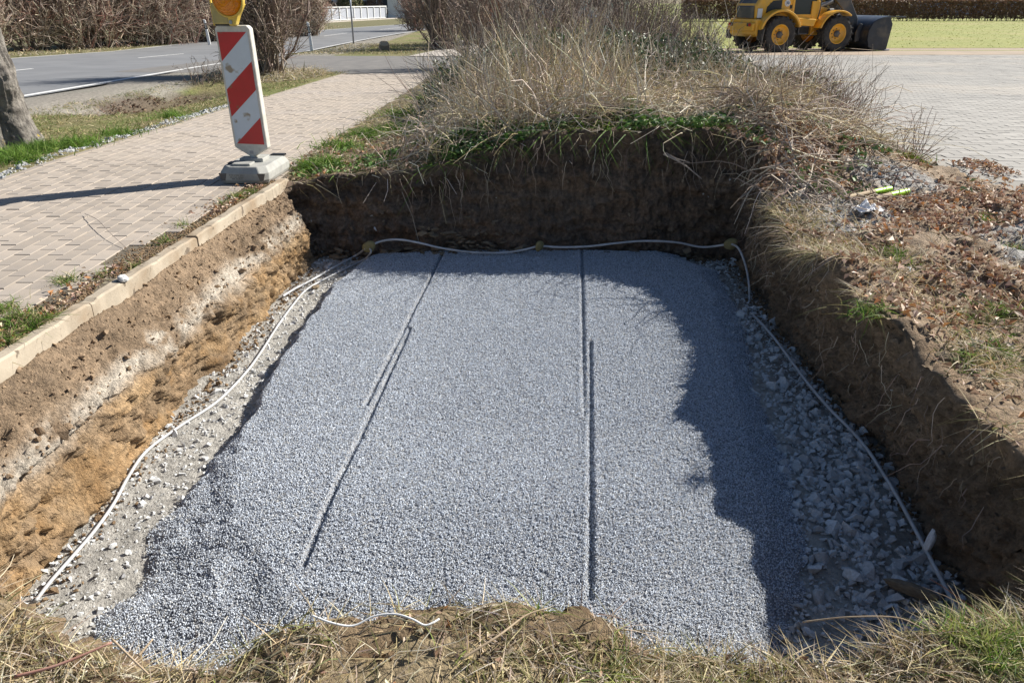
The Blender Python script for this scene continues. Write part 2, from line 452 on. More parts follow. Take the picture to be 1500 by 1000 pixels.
def terrain(x, y):
    x = np.asarray(x, float); y = np.asarray(y, float)
    z = base(y)
    mound = S(-1.25, .2, x) * (1 - S(1.9, 3.3, x)) * S(4.8, 5.7, y) * (1 - S(9, 13, y))
    z = z + .36 * mound + .10 * mound * n2(x, y, 1.3, 3, 2)
    z = z - .24 * (1 - S(1.2, 3.0, y)) * S(-2.0, -1.5, x) * (1 - S(2.2, 3.4, x))
    z = z - .05 * S(1.4, 1.8, x) * (1 - S(2.6, 3.4, x)) * (1 - S(3, 4, y))
    z = z - .45 * np.exp(-((x + 5.45) / .5) ** 2) * S(9.8, 11.2, y) * (1 - S(13.5, 15.5, y))        # ditch beside the road
    z = z - .06 * S(-3.7, -4.6, x) * (1 - S(-5.8, -6.7, x)) * (1 - S(15.0, 17.0, y))
    soft = 1 - S(-3.9, -3.6, x) * (1 - S(-1.75, -1.5, x))
    soft = soft * (1 - S(3.3, 3.8, x)) * (1 - S(-5.9, -6.7, x))
    z = z + .016 * soft * n2(x, y, 4.5, 4, 3) * (1 - S(20, 30, y))
    z = z + (.03 * n2(x, y, 6, 3, 4) + .012 * n2(x, y, 15, 2, 14)) * S(1.45, 1.7, x) * (1 - S(3.0, 3.5, x)) * (1 - S(4.6, 5.4, y))
    near = (x > -3) & (x < 2.6) & (y > .2) & (y < 6.6)
    if near.any():
        d, p = seg_dist(x[near], y[near], RIMP)
        k = len(RIMP); i = np.floor(p).astype(int) % k
        zr = RIMZ[i] * (1 - (p - np.floor(p))) + RIMZ[(i + 1) % k] * (p - np.floor(p))
        w = (1 - S(.0, .55, d)) * S(-1.95, -1.6, x[near] + .35 * (y[near] > 5.4))
        z[near] = z[near] * (1 - w) + zr * w
    return z
def at_t(px, py):
    z = 0.0
    for k in range(24):
        p = at_z(px, py, z); z = .5 * z + .5 * float(terrain(p[:1], p[1:2])[0])
    return np.array([p[0], p[1], z])
def gz(x, y): return terrain(np.atleast_1d(x), np.atleast_1d(y))
def g1(x, y): return float(gz(x, y)[0])
def drop(x, y):          # bring points to the terrain
    return xyz(x, y, terrain(x, y))

# zones (plan view)
PATH_L, PATH_R = -3.65, -1.65
YARD = [(3.42, 3.6), (3.36, 5.2), (3.3, 6.2), (3.75, 8.2), (4.3, 10.5), (5.0, 15), (6.0, 21), (6.3, 27.5), (34, 29.5), (34, 3.6)]
ROAD_N = [(-6.9, -12), (-7.0, 4), (-7.25, 11.9), (-7.8, 21.6), (-7.9, 30), (-7.4, 40), (-6.4, 50), (-4.2, 62), (0, 78), (8, 100)]
ROAD_F = [(-14.2, -12), (-14.6, 4), (-15.2, 15), (-15.6, 27), (-15.0, 38.5), (-13.8, 47), (-12.2, 56), (-9.4, 66), (-4.5, 82), (4, 106)]
YP = np.array(YARD)
ROADP = ROAD_N + ROAD_F[::-1]
SIDE = [(-9, 18.2), (-6.2, 17.6), (-3.0, 17.4), (0, 17.8), (4.6, 19), (6.0, 20.5), (6.3, 27.3), (0, 27.2), (-3.6, 27.0), (-7.0, 27.2), (-8.4, 30)]

def paved(x, y):
    pth = (x > PATH_L + .02) & (x < PATH_R - .05) & (y < 17.5)
    return pth | in_poly(x, y, YARD) | in_poly(x, y, ROADP) | in_poly(x, y, SIDE)

def axis(lo, a, b, hi, fine, g):
    c = list(np.arange(a, b + 1e-6, fine)); s = fine
    u = [];  p = b
    while p < hi: s = min(s * g, 12); p += s; u.append(p)
    s = fine; l = []; p = a
    while p > lo: s = min(s * g, 12); p -= s; l.append(p)
    return np.array(l[::-1] + c + u)
gx = axis(-260, -2.6, 3.8, 260, .02, 1.06); gy = axis(-30, .7, 7.6, 420, .02, 1.045)
GX, GY = np.meshgrid(gx, gy, indexing='ij'); X, Y = GX.ravel(), GY.ravel()
Z = terrain(X, Y)
pv = paved(X, Y)
near = (np.abs(X) < 4.2) & (Y > .5) & (Y < 8)
rough = np.zeros_like(X)
rough[near] = .012 * n2(X[near], Y[near], 16, 3, 8) + .006 * n2(X[near], Y[near], 45, 2, 9)
Z = Z + rough * ~pv - .045 * pv
# colour of the bare ground by zone
soil = np.array([.25, .18, .115]); dark = np.array([.10, .08, .055]); litter = np.array([.29, .22, .155]); green = np.array([.135, .14, .05]); grey = np.array([.34, .34, .335])
straw = np.array([.30, .25, .15])
C = np.zeros((len(X), 3)) + [.15, .14, .07]
na, nb = n2(X, Y, 1.4, 4, 21), n2(X, Y, 4.5, 4, 22)
def put(m, c, w=1.0):
    w = (np.asarray(m, float) * w)[:, None]; C[:] = C * (1 - w) + np.asarray(c) * w
verge = (X < PATH_L) & (X > -7.4)
put(verge, [.20, .175, .085]); put(verge, [.15, .165, .05], S(-.2, .4, na))
put((X < -5.9) & (X > -7.6) & (Y > 8), [.26, .24, .22], .85)
put(np.hypot((X + 5.5) / .6, (Y - 12.6) / 2.0) < 1.1, [.10, .075, .055], .9)  # dark ditch soil, with the shade of the hollow put into its colour
put((X > PATH_R - .3) & (X < 3.6) & (Y > 5.3) & (Y < 18), dark)
put((X > PATH_R - .4) & (X < -.4) & (Y > 5.3) & (Y < 18), [.20, .16, .09], .7)
put((X > 1.3) & (X < 3.6) & (Y < 5.9), litter)
put((X > 1.3) & (X < 3.6) & (Y < 5.9), soil, S(-.1, .5, nb) * .6)
put((X > 1.3) & (X < 3.6) & (Y < 2.6), soil, .7)
for (cx, cy, rx, ry) in ((1.95, 4.55, .34, .42), (2.95, 3.75, .5, .55), (2.6, 5.2, .35, .3), (3.2, 4.3, .3, .3)):
    put(1 - S(.5, 1.15, np.hypot((X - cx) / rx, (Y - cy) / ry) + .35 * nb), grey, .9)
put((Y < 1.9) & (X > -2.0) & (X < 3.6), soil); put((Y < 1.9) & (X > -2) & (X < 3.6), straw, S(-.3, .5, na) * .7)
put((X > PATH_R - .4) & (X < kerb_x(Y)) & (Y < 5.5), [.17, .13, .085])
put((X > 3) & (Y > 27), [.2, .22, .06])
inside = in_poly(X, Y, RIMP)
FQ = grid_faces(len(gx), len(gy))
FQ = FQ[~inside[FQ].any(1)]
me = np_mesh('ground', np.stack([X, Y, Z], 1), FQ, MAT['ground'], C, True)
GROUND = link('ground', me, kind='structure')

# ------------------------------------------------------------------ earth walls of the pit
nv = 76
ns = len(LOOP)
nin = np.zeros((ns, 2)); tg = np.roll(LOOP[:, :2], -1, 0) - np.roll(LOOP[:, :2], 1, 0)
nin[:, 0], nin[:, 1] = -tg[:, 1], tg[:, 0]; nin = unit(nin)                      # loop runs counter-clockwise, this points inward
k9 = np.ones(25) / 25
for c in (0, 1): nin[:, c] = np.convolve(np.concatenate([nin[-12:, c], nin[:, c], nin[:12, c]]), k9, 'valid')
nin = unit(nin)
t = np.linspace(0, 1.06, nv)[None]
wl = LOOP[:, 5:6]
hl = np.interp(t, [0, .30, .40, .5, 1.06], [0, .72, .92, 1.0, 1.02])
hr = np.interp(t, [0, .05, .6, 1.06], [0, .0, .55, 1.06])
h = hl * wl + hr * (1 - wl)
WX = LOOP[:, 0:1] * (1 - h) + LOOP[:, 3:4] * h; WY = LOOP[:, 1:2] * (1 - h) + LOOP[:, 4:5] * h
zf = zfloor(LOOP[:, 4:5])
WZ = LOOP[:, 2:3] * (1 - t) + zf * t
P3 = np.stack([WX, WY, WZ], -1)
sm = np.clip(t * 8, 0, 1)
dsp = .038 * fbm(P3 * [5, 5, 7], 4, 31) + .017 * fbm(P3 * 23, 3, 32) + .015 * fbm(P3 * 62, 2, 33) + .013 * fbm(P3 * [34, 34, 5], 3, 34) - .03 * np.clip(fbm(P3 * 13, 2, 36) - .4, 0, 1) + .03 * (1 - np.abs(fbm(P3 * [9, 9, 11], 2, 37))) * (1 - wl) - .03 * (1 - wl) + .016 * np.sign(fbm(P3 * [4, 4, 20], 2, 38)) * np.minimum(np.abs(fbm(P3 * [4, 4, 20], 2, 38)) * 4, 1) * (1 - wl)
dsp = dsp * (sm * .9 + .1)
slope = wl * (t < .4)
backw = S(5.0, 5.3, LOOP[:, 1:2])
WX = WX + nin[:, 0:1] * dsp * (1 - .5 * slope); WY = WY + nin[:, 1:2] * dsp * (1 - .5 * slope)
WZ = WZ + dsp * .7 * slope
# outer lip lying on the ground
lipw = np.array([.16, .08, .03])
lx = LOOP[:, 0:1] - nin[:, 0:1] * lipw; ly = LOOP[:, 1:2] - nin[:, 1:2] * lipw
lz = terrain(lx.ravel(), ly.ravel()).reshape(lx.shape) + np.array([-.03, .008, .012]) + .02 * n2(lx, ly, 14, 3, 35)
leftlip = (wl > .25)
lx = np.where(leftlip, LOOP[:, 0:1] - nin[:, 0:1] * lipw * .25, lx); ly = np.where(leftlip, LOOP[:, 1:2], ly); lz = np.where(leftlip, LOOP[:, 2:3] - .01, lz)
V = np.stack([np.concatenate([lx, WX], 1), np.concatenate([ly, WY], 1), np.concatenate([lz, WZ], 1)], -1)
V_WALL = V.copy()
t3 = np.concatenate([np.zeros((1, 3)), t], 1) * np.ones((ns, 1))
A = V.reshape(-1, 3); tt = t3.ravel()
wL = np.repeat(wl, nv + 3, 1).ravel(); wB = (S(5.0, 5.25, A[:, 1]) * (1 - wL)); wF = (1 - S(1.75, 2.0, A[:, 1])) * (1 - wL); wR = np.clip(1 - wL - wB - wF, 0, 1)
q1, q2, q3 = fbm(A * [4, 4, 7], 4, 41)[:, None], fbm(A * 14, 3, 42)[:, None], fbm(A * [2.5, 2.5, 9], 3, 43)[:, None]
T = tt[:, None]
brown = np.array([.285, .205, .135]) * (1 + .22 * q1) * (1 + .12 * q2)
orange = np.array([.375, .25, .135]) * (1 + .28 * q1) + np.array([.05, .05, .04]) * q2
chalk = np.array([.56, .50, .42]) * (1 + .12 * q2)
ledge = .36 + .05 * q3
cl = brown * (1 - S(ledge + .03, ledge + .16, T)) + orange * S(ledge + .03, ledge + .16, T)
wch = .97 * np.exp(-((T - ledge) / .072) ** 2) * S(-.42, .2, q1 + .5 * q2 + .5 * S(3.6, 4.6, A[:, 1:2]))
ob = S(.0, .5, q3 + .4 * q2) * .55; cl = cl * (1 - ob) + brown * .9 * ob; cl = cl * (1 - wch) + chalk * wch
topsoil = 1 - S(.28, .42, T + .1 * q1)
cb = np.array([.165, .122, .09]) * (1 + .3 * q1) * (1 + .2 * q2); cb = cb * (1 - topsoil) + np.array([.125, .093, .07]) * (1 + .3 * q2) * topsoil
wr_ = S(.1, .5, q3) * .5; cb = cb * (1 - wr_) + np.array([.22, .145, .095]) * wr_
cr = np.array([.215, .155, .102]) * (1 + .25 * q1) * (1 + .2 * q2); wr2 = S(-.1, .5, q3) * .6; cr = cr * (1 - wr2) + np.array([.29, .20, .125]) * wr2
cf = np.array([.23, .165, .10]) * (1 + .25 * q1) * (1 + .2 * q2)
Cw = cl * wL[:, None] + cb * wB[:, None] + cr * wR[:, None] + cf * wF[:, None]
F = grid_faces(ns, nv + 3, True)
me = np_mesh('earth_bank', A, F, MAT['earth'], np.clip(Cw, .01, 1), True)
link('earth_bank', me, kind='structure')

# ------------------------------------------------------------------ pit floor and the screeded grit bed
FLOORP = [tuple(p) for p in LOOP[::6, 3:5]]
fx, fy = np.arange(-1.80, 1.80, .02), np.arange(1.4, 5.6, .02)
FXm, FYm = np.meshgrid(fx, fy, indexing='ij'); X, Y = FXm.ravel(), FYm.ravel()
def floor_z(x, y): return zfloor(y) + .012 * n2(x, y, 3, 3, 51) - .05 * (1 - S(1.7, 2.5, y))
Z = floor_z(X, Y) + .006 * n2(X, Y, 25, 3, 52)
q = n2(X, Y, 5, 4, 53)[:, None]
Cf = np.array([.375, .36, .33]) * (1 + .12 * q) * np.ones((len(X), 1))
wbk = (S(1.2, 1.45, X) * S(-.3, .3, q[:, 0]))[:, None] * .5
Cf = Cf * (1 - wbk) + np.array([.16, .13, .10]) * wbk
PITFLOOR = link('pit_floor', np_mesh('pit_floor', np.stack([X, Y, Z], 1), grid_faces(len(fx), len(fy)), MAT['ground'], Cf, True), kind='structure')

ZB = -.525
TOP = [at_z(a, b, ZB)[:2] for a, b in ((545, 380), (650, 373), (850, 372), (960, 376), (1025, 400), (1048, 470), (1066, 560), (1096, 650), (1122, 740), (1105, 830), (1062, 905), (1000, 905), (900, 893), (740, 872), (560, 875), (430, 855), (372, 812), (345, 740), (352, 660), (382, 590), (425, 525), (466, 470), (490, 425))]
GR = [(at_z(*a, ZB)[:2], at_z(*b, ZB)[:2]) for a, b in (((650, 375), (537, 597)), ((601, 486), (445, 823)), ((852, 375), (857, 608)), ((865, 502), (866, 868)))]
TOPP = [tuple(p) for p in TOP]
def grit(x, y):
    """thickness of the grit layer over the floor"""
    d, _ = seg_dist(x, y, TOPP); ins = in_poly(x, y, TOPP)
    d = np.where(ins, -d, d) + .035 * n2(x, y, 5, 3, 61) + .012 * n2(x, y, 18, 2, 62)
    fr = 1 - S(2.1, 3.0, y)                       # the near edge slopes away further
    lft = 1 - S(.3, .9, x)
    w = .06 + (.27 + .22 * (1 - S(1.75, 2.15, y))) * fr * lft + .10 * (1 - lft)
    hh = .055 + .05 * fr * lft + .03 * (1 - S(-.9, -.3, x)) * (1 - fr) * (1 - S(4.2, 4.9, y))
    k = np.clip(1 - np.maximum(d, 0) / w, 0, 1)
    z = hh * k ** .85
    z = z + .002 * n2(x, y, 1.5, 2, 63)
    lump = fr * lft * np.clip(1 - np.abs(d - .12) / .25, 0, 1)
    z = z + lump * .02 * n2(x, y, 8, 3, 64)
    for (a, b) in GR:
        dg, _ = seg_dist(x, y, [tuple(a), tuple(b)], False)
        dg = dg + .0025 * n2(x, y, 40, 2, 65)
        z = z - .024 * np.clip(1 - dg / .0145, 0, 1) ** .6 + .003 * np.exp(-((dg - .024) / .008) ** 2)
    return z, k
def grit_z(x, y):
    th, k = grit(x, y)
    top = zfloor(y) + th - .05 * (1 - S(1.7, 2.5, y))
    return top, k
bx_, by_ = np.arange(-1.66, 1.5, .01), np.arange(1.46, 5.34, .01)
BX, BY = np.meshgrid(bx_, by_, indexing='ij'); X, Y = BX.ravel(), BY.ravel()
Z, K = grit_z(X, Y)
FQ = grid_faces(len(bx_), len(by_)); FQ = FQ[(K[FQ] > .03).all(1)]
used = np.unique(FQ); re_ = np.full(len(X), -1); re_[used] = np.arange(len(used))
link('grit_bed', np_mesh('grit_bed', np.stack([X, Y, Z - .004], 1)[used], re_[FQ], MAT['bed'], None, True), kind='structure')

# grit grains: points, one grain grown on each by geometry nodes
n = 560000
gxx, gyy = rng.uniform(-1.66, 1.5, n), rng.uniform(1.46, 5.33, n)
zz, kk = grit_z(gxx, gyy)
keep = (kk > .02) & (rng.uniform(size=n) < S(0, .25, kk) * .8 + .2)
gxx, gyy, zz = gxx[keep], gyy[keep], zz[keep]
me = bpy.data.meshes.new('grit')
me.vertices.add(len(gxx)); me.vertices.foreach_set('co', np.stack([gxx, gyy, zz + rng.uniform(-.002, .0025, len(zz))], 1).astype(np.float32).ravel())
GRIT = link('grit', me, kind='stuff', label='pale blue grey fine grit raked level over the pit floor')
ng = bpy.data.node_groups.new('grains', 'GeometryNodeTree')
ng.interface.new_socket('Geometry', in_out='INPUT', socket_type='NodeSocketGeometry')
ng.interface.new_socket('Geometry', in_out='OUTPUT', socket_type='NodeSocketGeometry')
nn = ng.nodes; gi = nn.new('NodeGroupInput'); go = nn.new('NodeGroupOutput')
ico = nn.new('GeometryNodeMeshIcoSphere'); ico.inputs['Radius'].default_value = .0026; ico.inputs['Subdivisions'].default_value = 1
smat = nn.new('GeometryNodeSetMaterial'); smat.inputs['Material'].default_value = MAT['grain']
iop = nn.new('GeometryNodeInstanceOnPoints')
rr = nn.new('FunctionNodeRandomValue'); rr.data_type = 'FLOAT_VECTOR'; rr.inputs[0].default_value = (0, 0, 0); rr.inputs[1].default_value = (6.28, 6.28, 6.28)
rs = nn.new('FunctionNodeRandomValue'); rs.data_type = 'FLOAT_VECTOR'; rs.inputs[0].default_value = (.65, .65, .5); rs.inputs[1].default_value = (1.5, 1.3, 1.0)
L = ng.links.new
L(gi.outputs[0], iop.inputs['Points']); L(ico.outputs[0], smat.inputs[0]); L(smat.outputs[0], iop.inputs['Instance'])
L(rr.outputs[0], iop.inputs['Rotation']); L(rs.outputs[0], iop.inputs['Scale']); L(iop.outputs[0], go.inputs[0])
GRIT.modifiers.new('grains', 'NODES').node_group = ng

# ------------------------------------------------------------------ broken limestone along the foot of the walls
def rock(seed, flat=.55, n=13):
    r = np.random.default_rng(seed); P = unit(r.normal(size=(n, 3))) * r.uniform(.75, 1.05, (n, 1)) * [1, .78, flat]
    bm = bmesh.new()
    for p in P: bm.verts.new(p)
    out = bmesh.ops.convex_hull(bm, input=bm.verts)
    bmesh.ops.delete(bm, geom=list({g for g in out['geom_interior'] + out['geom_unused'] if isinstance(g, bmesh.types.BMVert)}), context='VERTS')
    bm.verts.ensure_lookup_table(); bm.verts.index_update()
    V = np.array([v.co[:] for v in bm.verts]); Fc = np.array([[v.index for v in f.verts] for f in bm.faces if len(f.verts) == 3]); bm.free()
    return V * .5, Fc
ROCKS = [rock(s, .5 + .07 * (s % 5), 11 + s % 4) for s in range(9)]
ROCKME = {}
def rock_me(i, matname):
    if (i, matname) not in ROCKME: ROCKME[(i, matname)] = np_mesh('stone', ROCKS[i][0], ROCKS[i][1], MAT[matname])
    return ROCKME[(i, matname)]
def merge_rocks(P, size, which, mat, name, parent=None, **k):
    Vs, Fs, o = [], [], 0
    from mathutils import Euler
    for p, s, w in zip(P, size, which):
        R = np.array(Euler((random.uniform(-1, 1), random.uniform(-1, 1), random.uniform(0, 6.28))).to_matrix())
        V, F = ROCKS[w]; Vs.append((V * s) @ R.T + p); Fs.append(F + o); o += len(V)
    return link(name, np_mesh(name, np.concatenate(Vs), np.concatenate(Fs), mat), parent, **k)

n = 46000
sx, sy = rng.uniform(-1.72, 1.62, n), rng.uniform(1.55, 5.35, n)
th, kk = grit(sx, sy)
inw = in_poly(sx, sy, FLOORP)
right = S(.7, 1.1, sx)
dens = np.where(sx > .6, .8, .5) * (1 - kk) * np.where((sx > .6) & (n2(sx, sy, 3.5, 2, 71) < -.25), .35, 1)
dens = np.where(sy > 5.05, .8, dens)
keep = inw & (kk < .5) & (rng.uniform(size=n) < dens)
sx, sy = sx[keep], sy[keep]
size = np.exp(rng.normal(math.log(.0185), .55, len(sx))) * (1 + .55 * S(.95, 1.3, sx) * (1 - S(2.6, 3.6, sy))) * (1 - .35 * (sx < 0))
size = np.clip(size, .008, .085)
sz = floor_z(sx, sy) + size * .12
score = size / np.sqrt(sx ** 2 + sy ** 2 + 1.2)
order = np.argsort(-score)
for i in order[:300]:
    o = link('stone', rock_me(int(rng.integers(9)), 'stone'), PITFLOOR)
    o.location = (sx[i], sy[i], sz[i]); s = size[i]; o.scale = (s, s, s)
    o.rotation_euler = (random.uniform(-1, 1), random.uniform(-1, 1), random.uniform(0, 6.28))
rest = order[300:]
merge_rocks(np.stack([sx, sy, sz], 1)[rest], size[rest], rng.integers(0, 9, len(rest)), MAT['stone'], 'stone_chips', PITFLOOR, kind='stuff')
# ------------------------------------------------------------------ paved ground: footpath, yard, roads, kerb
def project(x, y, z):
    dx, dy, dz = x, y, z - CAM_H
    d = dy * cT - dz * sT; u = dx; v = dy * sT + dz * cT
    return 750 + CAM_F * u / np.maximum(d, .01), 500 - CAM_F * v / np.maximum(d, .01), d

def clip_y(poly, y0, y1):
    def half(P, f):
        out = []
        for i in range(len(P)):
            a, b = P[i], P[(i + 1) % len(P)]; fa, fb = f(a), f(b)
            if fa >= 0: out.append(a)
            if fa * fb < 0:
                t = fa / (fa - fb); out.append((a[0] + (b[0] - a[0]) * t, a[1] + (b[1] - a[1]) * t))
        return out
    P = half(poly, lambda p: p[1] - y0)
    return half(P, lambda p: y1 - p[1]) if P else P

def sheet(name, poly, mat, dz, **k):
    V, F = [], []
    for a, b in ((-50, 6), (6, 32), (32, 600)):
        P = clip_y(poly, a, b)
        if len(P) < 3: continue
        o = len(V); V += [(x, y, float(base(y)) + dz) for x, y in P]; F.append(list(range(o, o + len(P))))
    me = bpy.data.meshes.new(name); me.from_pydata(V, [], F); me.materials.append(mat)
    bm = bmesh.new(); bm.from_mesh(me); bmesh.ops.recalc_face_normals(bm, faces=bm.faces)
    if bm.faces and sum(f.normal.z for f in bm.faces) < 0: bmesh.ops.reverse_faces(bm, faces=bm.faces)
    bmesh.ops.triangulate(bm, faces=bm.faces); bm.to_mesh(me); bm.free()
    return link(name, me, **k)

def paver_template(lx, ly, ch=.0014, dp=.03):
    a, b = lx / 2, ly / 2
    V = [(-a, -b, -dp), (a, -b, -dp), (a, b, -dp), (-a, b, -dp), (-a, -b, -ch), (a, -b, -ch), (a, b, -ch), (-a, b, -ch),
         (-a + ch, -b + ch, 0), (a - ch, -b + ch, 0), (a - ch, b - ch, 0), (-a + ch, b - ch, 0)]
    F = [(8, 9, 10, 11)] + [(i, (i + 1) % 4, 4 + (i + 1) % 4, 4 + i) for i in range(4)] + [(4 + i, 4 + (i + 1) % 4, 8 + (i + 1) % 4, 8 + i) for i in range(4)]
    return np.array(V, float), np.array(F)

def lay(name, cx, cy, lx, ly, rot, mat, parent, jz=.002, jr=.008, tilt=.006, nobj=300, stuff='pavers'):
    V, F = paver_template(lx, ly)
    cz = base(cy) + rng.normal(0, jz, len(cx))
    px, py, d = project(cx, cy, cz)
    vis = (px > -10) & (px < 1510) & (py > -10) & (py < 1010)
    order = np.argsort(np.where(vis, d, d + 1000))
    me = np_mesh(name, V, F, mat)
    sl = np.where(cy > 6, -.025, 0)
    rx, ry, rz = sl + rng.normal(0, tilt, len(cx)), rng.normal(0, tilt, len(cx)), rot + rng.normal(0, jr, len(cx))
    for i in order[:nobj]:
        o = link(name, me, parent); o.location = (cx[i], cy[i], cz[i]); o.rotation_euler = (rx[i], ry[i], rz[i])
    r = order[nobj:]
    c, s = np.cos(rz[r])[:, None], np.sin(rz[r])[:, None]
    vx, vy, vz = V[:, 0][None], V[:, 1][None], V[:, 2][None]
    z = vz + vx * -ry[r][:, None] + vy * rx[r][:, None]
    P = np.stack([cx[r][:, None] + vx * c - vy * s, cy[r][:, None] + vx * s + vy * c, cz[r][:, None] + z], -1).reshape(-1, 3)
    FF = (np.arange(len(r))[:, None, None] * len(V) + F[None]).reshape(-1, 4)
    link(stuff, np_mesh(stuff, P, FF, mat), parent, kind='stuff')

# footpath
FOOT = sheet('footpath', [(PATH_L, -1), (float(kerb_x(-1)) - .05, -1), (float(kerb_x(5.5)) - .05, 5.5), (PATH_R, 5.6), (PATH_R, 17.5), (PATH_L, 17.5)], MAT['joint'], -.005, kind='structure')
pw, pl, gap = .079, .160, .005
I, J = np.meshgrid(np.arange(26), np.arange(118), indexing='ij')
cx = (PATH_L + .05 + (I + .5) * (pw + gap)).ravel(); cy = (-.6 + J * (pl + gap) + (I % 2) * .5 * (pl + gap)).ravel()
edge = np.where(cy < 5.5, kerb_x(cy) - .10 - pw / 2 - np.clip(.05 + .1 * n2(cy * 0 + 1.3, cy, 2.1, 3, 81), 0, .2), PATH_R - .02 + .05 * n2(cy * 0, cy, 1.7, 2, 82))
k = (cx < edge) & (cy < 17.4 + .25 * n2(cx, cy * 0, 2, 2, 83))
lay('paver', cx[k], cy[k], pw, pl, 0.0, MAT['paver'], FOOT, .0012, .005, .0018, 300, 'pavers')
# border row along the verge
V, F = paver_template(.06, .24)
cy = np.arange(-.6, 17.4, .246); cx = np.full(len(cy), PATH_L + .012)
P = np.stack([cx[:, None] + V[:, 0], cy[:, None] + V[:, 1], base(cy)[:, None] + .004 + V[:, 2] - .025 * V[:, 1] * (cy > 6)[:, None]], -1).reshape(-1, 3)
link('border_pavers', np_mesh('border_pavers', P, (np.arange(len(cy))[:, None, None] * len(V) + F[None]).reshape(-1, 4), MAT['paver']), FOOT, kind='stuff')

# yard
YARDO = sheet('paved_yard', YARD, MAT['yardbed'], -.0038, kind='structure')
ux, uy = .22, .125
I, J = np.meshgrid(np.arange(-20, 140), np.arange(-14, 205), indexing='ij')
a = math.radians(-7)
lx0 = (I * (ux + .005) + (J % 2) * .5 * ux).ravel(); ly0 = (J * (uy + .005)).ravel()
cx = 3.3 + lx0 * math.cos(a) - ly0 * math.sin(a); cy = 4.2 + lx0 * math.sin(a) + ly0 * math.cos(a)
k = in_poly(cx - .12, cy, YARD) & (cx < 28)
ed, _ = seg_dist(cx[k], cy[k], YARD[:8], False)
k2 = np.where(k)[0][(ed > .12 + .35 * np.abs(n2(cx[k], cy[k], 1.2, 3, 84)))]
lay('paver', cx[k2], cy[k2], ux, uy, a, MAT['yard'], YARDO, .0009, .006, .0016, 300, 'pavers')

# roads
def strip(name, A, B, mat, dz, f0=0., f1=1., **k):
    A, B = catmull(A, 10), catmull(B, 10)
    P, Q = A + (B - A) * f0, A + (B - A) * f1
    V = np.concatenate([xyz(P[:, 0], P[:, 1], base(P[:, 1]) + dz), xyz(Q[:, 0], Q[:, 1], base(Q[:, 1]) + dz)])
    n = len(A); i = np.arange(n - 1)
    return link(name, np_mesh(name, V, np.stack([i, i + n, i + n + 1, i + 1][::-1], 1), mat), **k)
ROAD = strip('road', ROAD_N, ROAD_F, MAT['asphalt'], -.008, kind='structure')
def line_along(name, f, w, mat, d0=0, d1=1e9, dash=None, parent=None, side=1):
    A, B = catmull(ROAD_N, 40), catmull(ROAD_F, 40)
    Cc = A + (B - A) * f; s = np.concatenate([[0], np.cumsum(np.hypot(*np.diff(Cc, axis=0).T))])
    nrm = unit(B - A)
    runs = [(d0, min(d1, s[-1]))] if dash is None else [(a, a + dash[0]) for a in np.arange(d0, min(d1, s[-1]), dash[0] + dash[1])]
    me = None
    for a, b in runs:
        q = np.linspace(a, min(b, s[-1] - .01), 40 if dash is None else 5)
        c = np.stack([np.interp(q, s, Cc[:, 0]), np.interp(q, s, Cc[:, 1])], 1); nn_ = np.stack([np.interp(q, s, nrm[:, 0]), np.interp(q, s, nrm[:, 1])], 1)
        P, Q = c - nn_ * w / 2, c + nn_ * w / 2
        V = np.concatenate([xyz(P[:, 0], P[:, 1], base(P[:, 1]) - .004), xyz(Q[:, 0], Q[:, 1], base(Q[:, 1]) - .004)]); n = len(q); i = np.arange(n - 1)
        link(name, np_mesh(name, V, np.stack([i + 1, i + n + 1, i + n, i], 1), mat), parent)
line_along('edge_line', .018, .14, MAT['roadwhite'], 0, parent=ROAD)
line_along('edge_line', .982, .14, MAT['roadwhite'], 0, parent=ROAD)
line_along('centre_dash', .5, .13, MAT['roadwhite'], 7.5, 110, (4, 6.0), parent=ROAD)
sheet('side_road', SIDE, MAT['sideroad'], -.006, kind='structure')
sheet('far_footpath', [at_g(598, 83)[:2], at_g(700, 83)[:2], at_g(712, 60)[:2], at_g(676, 60)[:2]], MAT['concrete'], .012, kind='structure')
sheet('dirt_track', [(5.5, 27.2), (60, 30), (60, 35.6), (4, 33.2)], MAT['dirt'], .004, kind='structure')
sheet('lawn', [(-1, 33), (26, 33.8), (90, 35.2), (90, 84), (-1, 84)], MAT['lawn'], .012, kind='structure')

# kerb of concrete edging stones along the left bank
KERB = empty('kerb', (0, 0, 0), kind='structure')
prof = [(-.06, -.26), (-.06, -.006), (-.052, .004), (-.008, .004), (0, -.004), (0, -.26)]
ys = [1.02, 2.02, 3.02, 4.02, 5.02, 5.50]
for q in range(5):
    a, b = ys[q] + .003, ys[q + 1] - .003
    yy = np.linspace(a, b, 40); P = np.array(prof)
    off = random.uniform(-.004, .004); lift = random.uniform(-.004, .004)
    X_ = kerb_x(yy)[:, None] + P[None, :, 0] + off; Y_ = yy[:, None] + 0 * X_; Z_ = P[None, :, 1] + lift + 0 * X_
    V = np.stack([X_, Y_, Z_], -1)
    V += .0035 * np.stack([fbm(V * 14, 3, 91), 0 * X_, fbm(V * 14, 3, 92)], -1)
    m = (np.abs(yy[:, None] - a) < .03) | (np.abs(yy[:, None] - b) < .03)
    V[..., 2] -= .012 * m * (P[None, :, 1] > -.1) * rng.uniform(0, 1, (len(yy), 1))
    n = len(prof)
    F = [grid_faces(len(yy), n), np.array([list(range(n))]), np.array([list(range((len(yy) - 1) * n, len(yy) * n))[::-1]])]
    link('kerb_stone', np_mesh('kerb_stone', V.reshape(-1, 3), F, MAT['kerb']), KERB)
